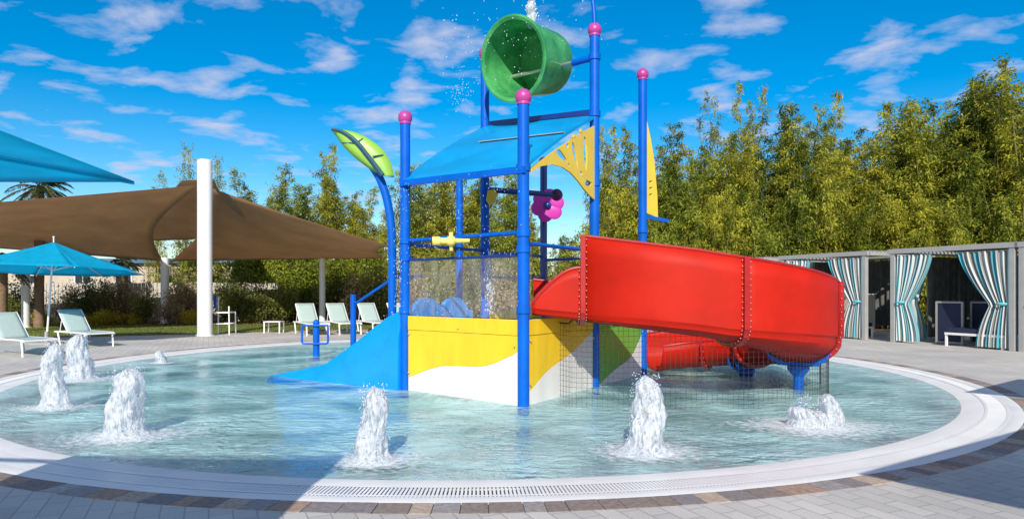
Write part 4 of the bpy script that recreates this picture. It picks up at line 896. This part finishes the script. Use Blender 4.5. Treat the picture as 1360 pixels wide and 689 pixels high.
# furniture inside
def screen(o0, x, y, w, label, rzz=0):
    c_ = cl(o0, x, y); t_ = thing('privacy_screen', c_, label, 'privacy screen', rz=crz+rzz)
    q = MB()
    for zz in (.06, 1.18): q.box((0, 0, zz), (w, .05, .05))
    for sx in (-1, 1): q.box((sx*(w/2), 0, .6), (.05, .052, 1.2))
    q.build('frame', GREYM, t_, rotp=True); q = MB(); q.box((0, 0, .62), (w-.05, .02, 1.07)); q.build('panel', NAVYF, t_, rotp=True)
screen(B0, 1.28, .55, .72, 'largest navy screen in a grey frame at the front of the middle cabana')
screen(B0, 1.85, 1.1, .62, 'second navy screen, in the shade behind the front one')
screen(B0, 2.45, 1.6, .62, 'deepest navy screen, behind the white-framed bench')
def bench(o0, x, y, label, L_=1.5):
    c_ = cl(o0, x, y); t_ = thing('bench', c_, label, 'bench', rz=crz); q = MB()
    q.box((0, 0, .34), (L_, .7, .06)); q.build('seat_frame', WHITEP, t_, rotp=True); q = MB(); q.box((0, 0, .43), (L_-.06, .66, .12)); q.build('cushion', NAVYF, t_, bevel=.03, rotp=True)
    for sx in (-1, 1):
        for sy in (-1, 1): q = MB(); q.box((sx*(L_/2-.03), sy*.31, .16), (.05, .05, .32)); q.build('leg', WHITEP, t_, rotp=True)
bench(B0, 2.25, .35, 'white-framed bench with dark cushion in the middle cabana')
A0 = B0-cdir*(CL+.95)
bench(A0, 1.9, .6, 'dark cushioned bench in the farther cabana beside the slide', 1.8)
c_ = cl(A0, 1.75, 1.6); t_ = thing('storage_cabinet', c_, 'plain beige cabinet standing in the farther cabana', 'cabinet', rz=crz)
q = MB(); q.box((0, 0, .85), (.8, .5, 1.1)); q.build('cabinet_body', BEIGE, t_, bevel=.01, rotp=True); q = MB(); q.box((0, 0, .15), (.7, .45, .28)); q.build('plinth', BLACK, t_, rotp=True)

# ------------------------------------------------------------------ background walls and fences
def bld(name, x0, x1, Y, h, label, m=BEIGE, wins=()):
    t_ = thing(name, ((x0+x1)/2, Y, 0), label, 'building'); MB().box(((x0+x1)/2, Y+2, h/2), (x1-x0, 4, h)).build('wall', m, t_)
    MB().box(((x0+x1)/2, Y+2, h+.12), (x1-x0+.6, 4.6, .24)).build('roof', mat('grey_blue_roof', (.06, .14, .22), .6, .1, 2), t_)
    for wx in wins:
        w_ = MB().box((wx, Y-.02, 1.75), (.95, .06, 1.3)).build('window', WHITEP, t_)
        for s in (-1, 1): MB().box((wx+s*.22, Y-.055, 1.75), (.38, .02, 1.15)).build('pane', mat('dark_glass', (.02, .03, .04), .08, .1, 4), w_)
bld('pool_house', -28, -14.5, 37, 3.0, 'low beige pool house behind the palms at left', wins=(-26, -23.4, -21.2, -18.9, -16.5))
bld('pool_house', -13, -7.0, 38, 2.5, 'short beige building between the thick mast and the slim mast', mat('warm_render', (.50, .40, .31), .9, .08, 1.2), wins=(-11,))
def fence(A, B, h, n, m, name, label, gap=.0, th=.03, rails_=(.25, .85), pw=.12):
    A = Vector(A); B = Vector(B); u = (B-A); L_ = u.length; u.normalize(); t_ = thing(name, A, label, 'fence'); rz = math.atan2(u.y, u.x); q = MB()
    for k in range(n): q.box(A+u*(L_*(k+.5)/n)+Vector((0, 0, h/2)), (L_/n-gap, th, h-.02*(k % 3)), rz=rz)
    q.build('pickets', m, t_); q = MB(); [q.box((A+B)/2+Vector((-u.y*th, u.x*th, h*f_)), (L_, th*.95, .06), rz=rz) for f_ in rails_]; q.build('rail', m, t_)
    for k in range(int(L_/2.4)+1):
        p = A+u*min(L_, k*2.4)+Vector((-u.y*(th+.05), u.x*(th+.05), 0)); q = MB(); q.box(p+Vector((0, 0, h/2+.02)), (pw, pw, h+.06), rz=rz); q.build('fence_post', m, t_)
fence((-30, 33.5, 0), (-11.5, 33.5, 0), 1.9, 95, FENCEW, 'board_fence', 'pale upright-board fence behind the palms and shrubs at left', gap=.035)
fence((-11.0, 32.6, 0), (2.5, 33.2, 0), 1.25, 110, BLACK, 'iron_fence', 'thin black iron railing behind the far loungers', gap=.1, th=.02, pw=.05)
fence((-11.2, 34.6, 0), (-1, 34.8, 0), 1.7, 50, FENCEW, 'board_fence', 'pale board fence seen through the shrubs behind the far loungers', gap=.035)
fence((15.2, 27.6, 0), (20.5, 15.5, 0), 1.4, 60, mat('brown_boards', (.12, .075, .05), .9, .3, 4), 'board_fence', 'low dark brown board fence behind the cabanas', gap=.03)

# ------------------------------------------------------------------ trees
def bamboo(seed, H=9., culms=9, spread=.55, per=44, lm=L_BAM, dens=56):
    rg = np.random.default_rng(seed); t_ = thing('bamboo_clump', (0, 0, 0), 'x', 'bamboo', 'tall leafy bamboo row behind the pool')
    tb = MB(); Cs, Ds, Ls, Ts = [], [], [], []
    for c_ in range(culms):
        a = rg.uniform(0, 2*PI); b0 = np.array([math.cos(a), math.sin(a), 0])*rg.uniform(0, spread); hh = H*rg.uniform(.62, 1) if c_ else H
        lean = rg.uniform(.02, .10)*hh; la = a+rg.normal()*.4; bend = rg.uniform(0, .045)*hh
        def pt(f_): return b0+np.array([math.cos(la), math.sin(la), 0])*(lean*f_+bend*f_**4*1.6)+np.array([0, 0, hh*(f_-.03*f_**6)])
        tb.tube([tuple(pt(f_)) for f_ in np.linspace(0, 1, 9)], [.035*(1-.85*f_) for f_ in np.linspace(0, 1, 9)], 5)
        ctone = rg.uniform(-.28, .22)
        for k in range(per):
            f_ = .06+.94*(k+rg.uniform())/per; p = pt(f_); ext = (.85*(1-f_)**.55+.22)*rg.uniform(.4, 1.05)*min(1, .35+f_*2.2); br = rg.uniform(0, 2*PI)
            bd = np.array([math.cos(br), math.sin(br), rg.uniform(.1, .8)]); m_ = int(dens*(.5+ext)); s_ = rg.uniform(.05, 1, m_)[:, None]*ext
            pos = p+bd*s_+np.array([0, 0, -1.])*(s_**2)*.35+rg.normal(size=(m_, 3))*.11*(.4+ext)
            d_ = bd*.6+rg.normal(size=(m_, 3))*.6; d_[:, 2] -= .45
            Cs.append(pos); Ds.append(d_); Ls.append(rg.uniform(.085, .165, m_)); Ts.append(np.clip(rg.uniform(0, 1)*.8+ctone+.08+rg.normal(size=m_)*.1, 0, 1))
    tb.build('culms', CULM, t_, smooth='auto')
    global rng; sv_ = rng; rng = rg; L_ = np.concatenate(Ls); leaves('foliage', np.concatenate(Cs), np.concatenate(Ds), L_, L_*.36, np.concatenate(Ts), lm, t_, droop=.3); rng = sv_
    return t_
L_GRN = leafmat('green_bamboo_leaves', (.07, .11, .015), (.42, .46, .06), .45)
protos = [bamboo(21, 9, 9), bamboo(22, 9, 11, .7, lm=L_GRN), bamboo(23, 9, 7, .45), bamboo(24, 9, 10, .9)]
lowp = [bamboo(41, 4.6, 12, 1.1, 26, lm=L_GRN), bamboo(42, 4.6, 14, 1.2, 26), None, bamboo(44, 4.6, 13, 1.3, 26)]
narrow = bamboo(25, 9, 5, .3, 46, dens=26)
used = set()
# (pixel x, pixel y of the top, depth, width scale)
rowf = [(205, 222, 36, .8, 4), (243, 186, 36, .75, 4), (290, 205, 37, .8, 4), (347, 212, 36, 1.1, 0), (388, 236, 36, 1.1, 1), (424, 186, 36, .95, 2), (464, 233, 36, 1.1, 0), (500, 262, 35, 1, 2), (545, 215, 35, 1, 1), (585, 196, 35, 1.05, 0), (628, 190, 36, 1, 3), (668, 218, 34, 1, 1),
        (712, 262, 35, .8, 2), (752, 310, 34, .7, 1), (795, 205, 32, .75, 0), (826, 158, 32, .85, 2), (866, 168, 32, 1.1, 3), (905, 200, 31, 1.1, 1), (928, 118, 34, .8, 4), (955, 170, 31, 1.15, 0), (990, 108, 33, .8, 2), (1022, 160, 30, 1.1, 3), (1058, 130, 31, 1.0, 1), (1090, 116, 31, .9, 2), (1122, 185, 29, 1.2, 0), (1160, 172, 29, 1.1, 3), (1200, 128, 29, 1.1, 1), (1238, 125, 28, 1.2, 0), (1272, 108, 28, 1.1, 3), (1305, 80, 27, 1.2, 1), (1340, 98, 27, 1.2, 0), (1375, 84, 26, 1.2, 3), (1420, 90, 26, 1.2, 1)]
rowb = [(320, 262, 41, 1.3, 3), (405, 250, 41, 1.3, 0), (485, 262, 41, 1.3, 3), (560, 262, 40, 1.3, 1), (605, 240, 40, 1.3, 0), (650, 246, 40, 1.3, 3), (695, 288, 40, 1.2, 1), (815, 240, 37, 1.2, 1), (850, 220, 37, 1.3, 3), (890, 222, 36, 1.3, 0), (935, 200, 36, 1.4, 1), (980, 190, 36, 1.4, 3), (1030, 200, 36, 1.4, 0), (1075, 190, 35, 1.4, 3), (1110, 180, 35, 1.4, 1), (1150, 200, 35, 1.4, 0), (1185, 170, 34, 1.4, 3), (1225, 160, 33, 1.4, 1), (1260, 150, 33, 1.4, 0), (1325, 120, 32, 1.4, 3), (1365, 120, 32, 1.4, 1)]
rowl = [(x, y, Yd, s, p) for (x, y, Yd, s, p) in [(565, 318, 32, 1.2, 1), (620, 300, 32, 1.3, 3), (675, 305, 31, 1.3, 0), (735, 340, 31, 1.1, 3), (790, 300, 29, 1.2, 1), (835, 265, 29, 1.3, 3), (880, 270, 28.5, 1.3, 0), (925, 262, 28, 1.3, 1), (975, 268, 28, 1.3, 3), (1020, 262, 27.5, 1.3, 0), (1065, 258, 27.5, 1.3, 3), (1110, 262, 27, 1.3, 1), (1160, 265, 27, 1.3, 0), (1205, 255, 26, 1.3, 3), (1250, 258, 25.5, 1.3, 1), (1295, 262, 25, 1.3, 0), (1345, 250, 24.5, 1.3, 3)]]
for rname, row, seed in (('front row', rowf, 1), ('back row', rowb, 2), ('low growth in front of the tall row', rowl, 3)):
    rg = random.Random(seed)
    for i, (px, py, Yd, ws, k) in enumerate(row):
        pr = narrow if k == 4 else (lowp if rname[0] == 'l' else protos)[k]; h = CH+(HZ-py)/F*Yd; o = pr if id(pr) not in used else copy_tree(pr); used.add(id(pr))
        o.location = ((px-680)/F*Yd, Yd, 0); o.rotation_euler = (0, 0, rg.uniform(0, 6.28)); s_ = h/8.9; wv = ws*(.5+.5*max(s_, .55)) if rname[0] != 'l' else ws; o.scale = (wv, wv, s_) if rname[0] != 'l' else (rg.uniform(.8, 1.15),)*2+(h/4.55*rg.uniform(.8, 1.15),)
        o['label'] = {'f': '%s bamboo clump from the left in the tall skyline row', 'b': '%s bamboo clump from the left behind the skyline row', 'l': '%s low bushy bamboo from the left under the tall row'}[rname[0]] % ordn(i)
# shrubs
def shrub(seed, r, h, lm, n=5200, ll=.10, stems=7, open_=.25):
    rg = np.random.default_rng(seed); t_ = thing('shrub', (0, 0, 0), 'x', 'shrub'); q = MB(); tips = []
    for k in range(stems*3):
        a = rg.uniform(0, 2*PI); d = rg.uniform(.1, 1)*r; z = h*rg.uniform(.35, 1)*(1-.35*(d/r)**2)
        tip = np.array([math.cos(a)*d, math.sin(a)*d, z]); tips.append(tip)
        q.tube([(0, 0, 0), tuple(tip*np.array([.35, .35, .45])), tuple(tip)], [.028*h/1.5, .016*h/1.5, .006], 5)
    q.build('stems', WOOD, t_, smooth='auto'); tips = np.array(tips); idx = rg.integers(0, len(tips), n); f_ = rg.uniform(.35, 1.05, n)[:, None]
    C = tips[idx]*f_+rg.normal(size=(n, 3))*r*.17; C[:, 2] = np.maximum(C[:, 2], .03); Dr = rg.normal(size=(n, 3)); Dr[:, 2] += .2
    tn = np.clip(rg.uniform(.2, .8, len(tips))[idx]+rg.normal(size=n)*.15, 0, 1); L_ = rg.uniform(.6, 1.3, n)*ll
    global rng; sv_ = rng; rng = rg; leaves('foliage', C, Dr, L_, L_*.5, tn, lm, t_); rng = sv_
    return t_
SH = {'dark': shrub(31, 1.0, 2.0, L_SHR, 3600, .12), 'bronze': shrub(32, 1.0, 2.0, L_BRN, 2500, .12), 'croton': shrub(33, .40, .55, L_YEL, 1500, .08), 'bright': shrub(34, 1.3, 3.2, L_BRI, 7500, .14)}
shr = [('dark', 22, 372, 29, 1, 'dark green shrub at the far left edge behind the loungers'), ('bronze', 90, 378, 31, .8, 'bronze leafed shrub behind the umbrella pole'), ('dark', 118, 366, 30.5, .9, 'dark green shrub behind the shaded lounger back'), ('dark', 138, 372, 31, .7, 'smaller dark green shrub right of the lounger back'), ('bronze', 152, 364, 31, 1, 'bronze leafed shrub left of the short mast'), ('bronze', 175, 372, 31.5, 1, 'wide bronze shrub touching the short mast'), ('dark', 192, 380, 31, .7, 'dark shrub just left of the short mast'), ('bronze', 226, 376, 30, .6, 'dark shrub growing in front of the short mast'), ('bronze', 245, 352, 32, .9, 'bronze shrub left of the thick mast'), ('bright', 250, 330, 34, 1.0, 'tall bright green shrub behind the thick mast'), ('dark', 300, 365, 33, .8, 'dark shrub behind the tall chair'), ('dark', 322, 360, 31, .9, 'open dark shrub right of the tall chair'),
       ('bright', 318, 318, 35, 1.1, 'tall bright green shrub under the right shade sail'), ('bright', 365, 322, 34.5, 1.1, 'bright green shrub above the small white table'), ('dark', 345, 380, 31, .9, 'low dark shrub behind the small white table'), ('dark', 372, 372, 31.5, .9, 'dark shrub behind the leftmost far lounger'), ('bright', 405, 330, 34, 1, 'bright green shrub left of the slim mast'), ('dark', 440, 362, 32, 1, 'dark shrub right of the slim mast'), ('bright', 455, 325, 33.5, 1, 'bright green shrub behind the stair newel post'), ('bronze', 478, 350, 31, 1, 'bronze shrub behind the third far lounger'), ('dark', 505, 350, 31, 1, 'dark shrub behind the leaf sprayer pipe'), ('bright', 500, 318, 34, 1, 'bright green shrub below the tip of the right shade sail'),
       ('bronze', 550, 345, 30, 1.1, 'bronze shrub seen through the left of the wet barrier'), ('dark', 585, 350, 30, 1.1, 'dark shrub seen through the wet barrier'), ('dark', 625, 350, 29.5, 1.1, 'dark shrub behind the yellow water cannon'), ('bronze', 662, 345, 29, 1.1, 'bronze shrub seen through the right of the wet barrier'), ('dark', 735, 340, 28, 1.2, 'dark shrub behind the top of the red slide entry'), ('dark', 1075, 350, 26, 1, 'dark shrub seen through the farther cabana'), ('bright', 1305, 345, 22.6, .8, 'bright green shrub seen through the open back of the middle cabana'), ('bright', 1100, 350, 27.5, .8, 'bright green shrub beside the edge of the slide in the farther cabana')]
us = set()
for i, (k, px, py, Yd, ws, lb_) in enumerate(shr):
    o = SH[k] if k not in us else copy_tree(SH[k]); us.add(k); h = CH+(HZ-py)/F*Yd; base = 3.2 if k == 'bright' else 2.0
    o.location = ((px-680)/F*Yd, Yd, 0); o.rotation_euler = (0, 0, i*1.7); o.scale = (ws, ws, h/base); o['label'] = lb_; o['group'] = 'shrubs in the planting bed'
cr = [(18, 29.0, 'yellow croton bush at the far left beside the white mast'), (57, 28.8, 'yellow croton bush under the umbrella pole'), (108, 29.5, 'yellow croton bush right of the umbrella pole'), (133, 29.6, 'brightest yellow croton bush, below the bronze shrubs'), (150, 30.3, 'yellow croton bush just right of the brightest one'), (176, 30.4, 'small yellow croton bush left of the short mast'), (250, 30.6, 'yellow croton bush between the short and the thick masts'), (335, 31.1, 'yellow croton bush behind the white side table')]
for i, (px, Yd, lb_) in enumerate(cr):
    o = SH['croton'] if i == 0 else copy_tree(SH['croton']); s_ = 1.15+.2*math.sin(i*2.3); o.location = ((px-680)/F*Yd, Yd, 0); o.rotation_euler = (0, 0, i*1.3); o.scale = (s_, s_, s_); o['label'] = lb_; o['group'] = 'yellow croton bushes'; o['category'] = 'shrub'
# palms
def palm(px, Yd, h, tr, label, nf=26, seed=1, fl_=1.5):
    rg = np.random.default_rng(seed); x = (px-680)/F*Yd; c = np.array([x, Yd, h]); t_ = thing('palm_tree', (x, Yd, 0), label, 'palm tree'); q = MB()
    zz = np.linspace(0, h, 26); q.tube([(x, Yd, z) for z in zz], [tr*(1.15 if z < .3 else 1)*(1+.06*(i % 2)) for i, z in enumerate(zz)], 14); q.build('trunk', BARK, t_, smooth='auto')
    C, Dd, L_ = [], [], []; q = MB()
    for k in range(nf):
        a = rg.uniform(0, 2*PI); el = rg.uniform(-.5, 1.2); d = np.array([math.cos(a)*math.cos(el), math.sin(a)*math.cos(el), math.sin(el)]); fl = fl_*rg.uniform(.8, 1.1)
        pts = [c+d*fl*f_-np.array([0, 0, .55])*fl*f_**2 for f_ in np.linspace(0, 1, 8)]; q.tube([tuple(p) for p in pts], [.02*(1-.8*i/7) for i in range(8)], 5)
        sd_ = np.cross(d, [0, 0, 1.]); sd_ /= np.linalg.norm(sd_)
        for f_ in np.linspace(.25, 1, 22):
            p = c+d*fl*f_-np.array([0, 0, .55])*fl*f_**2
            for s in (-1, 1): C.append(p); Dd.append(sd_*s*.9+d*.6+np.array([0, 0, -.25])); L_.append(.42*math.sin(PI*min(.95, .15+f_*.75))*fl_/1.5)
    cw = q.build('crown', CULM, t_, smooth='auto'); C = np.array(C); leaves('fronds', C-np.array([x, Yd, 0]), np.array(Dd), np.array(L_), .045, rg.uniform(.2, .9, len(C)), L_PALM, cw)
palm(52, 27.8, 5.75, .17, 'tall palm whose crown shows between the teal canopy and the brown sail', 30, 1, 1.35)
palm(2, 26.5, 2.6, .2, 'short palm with a rough trunk at the left edge', 22, 2, 1.0)
palm(163, 32.5, 2.9, .22, 'short stout palm under the left shade sail', 22, 3, .9)
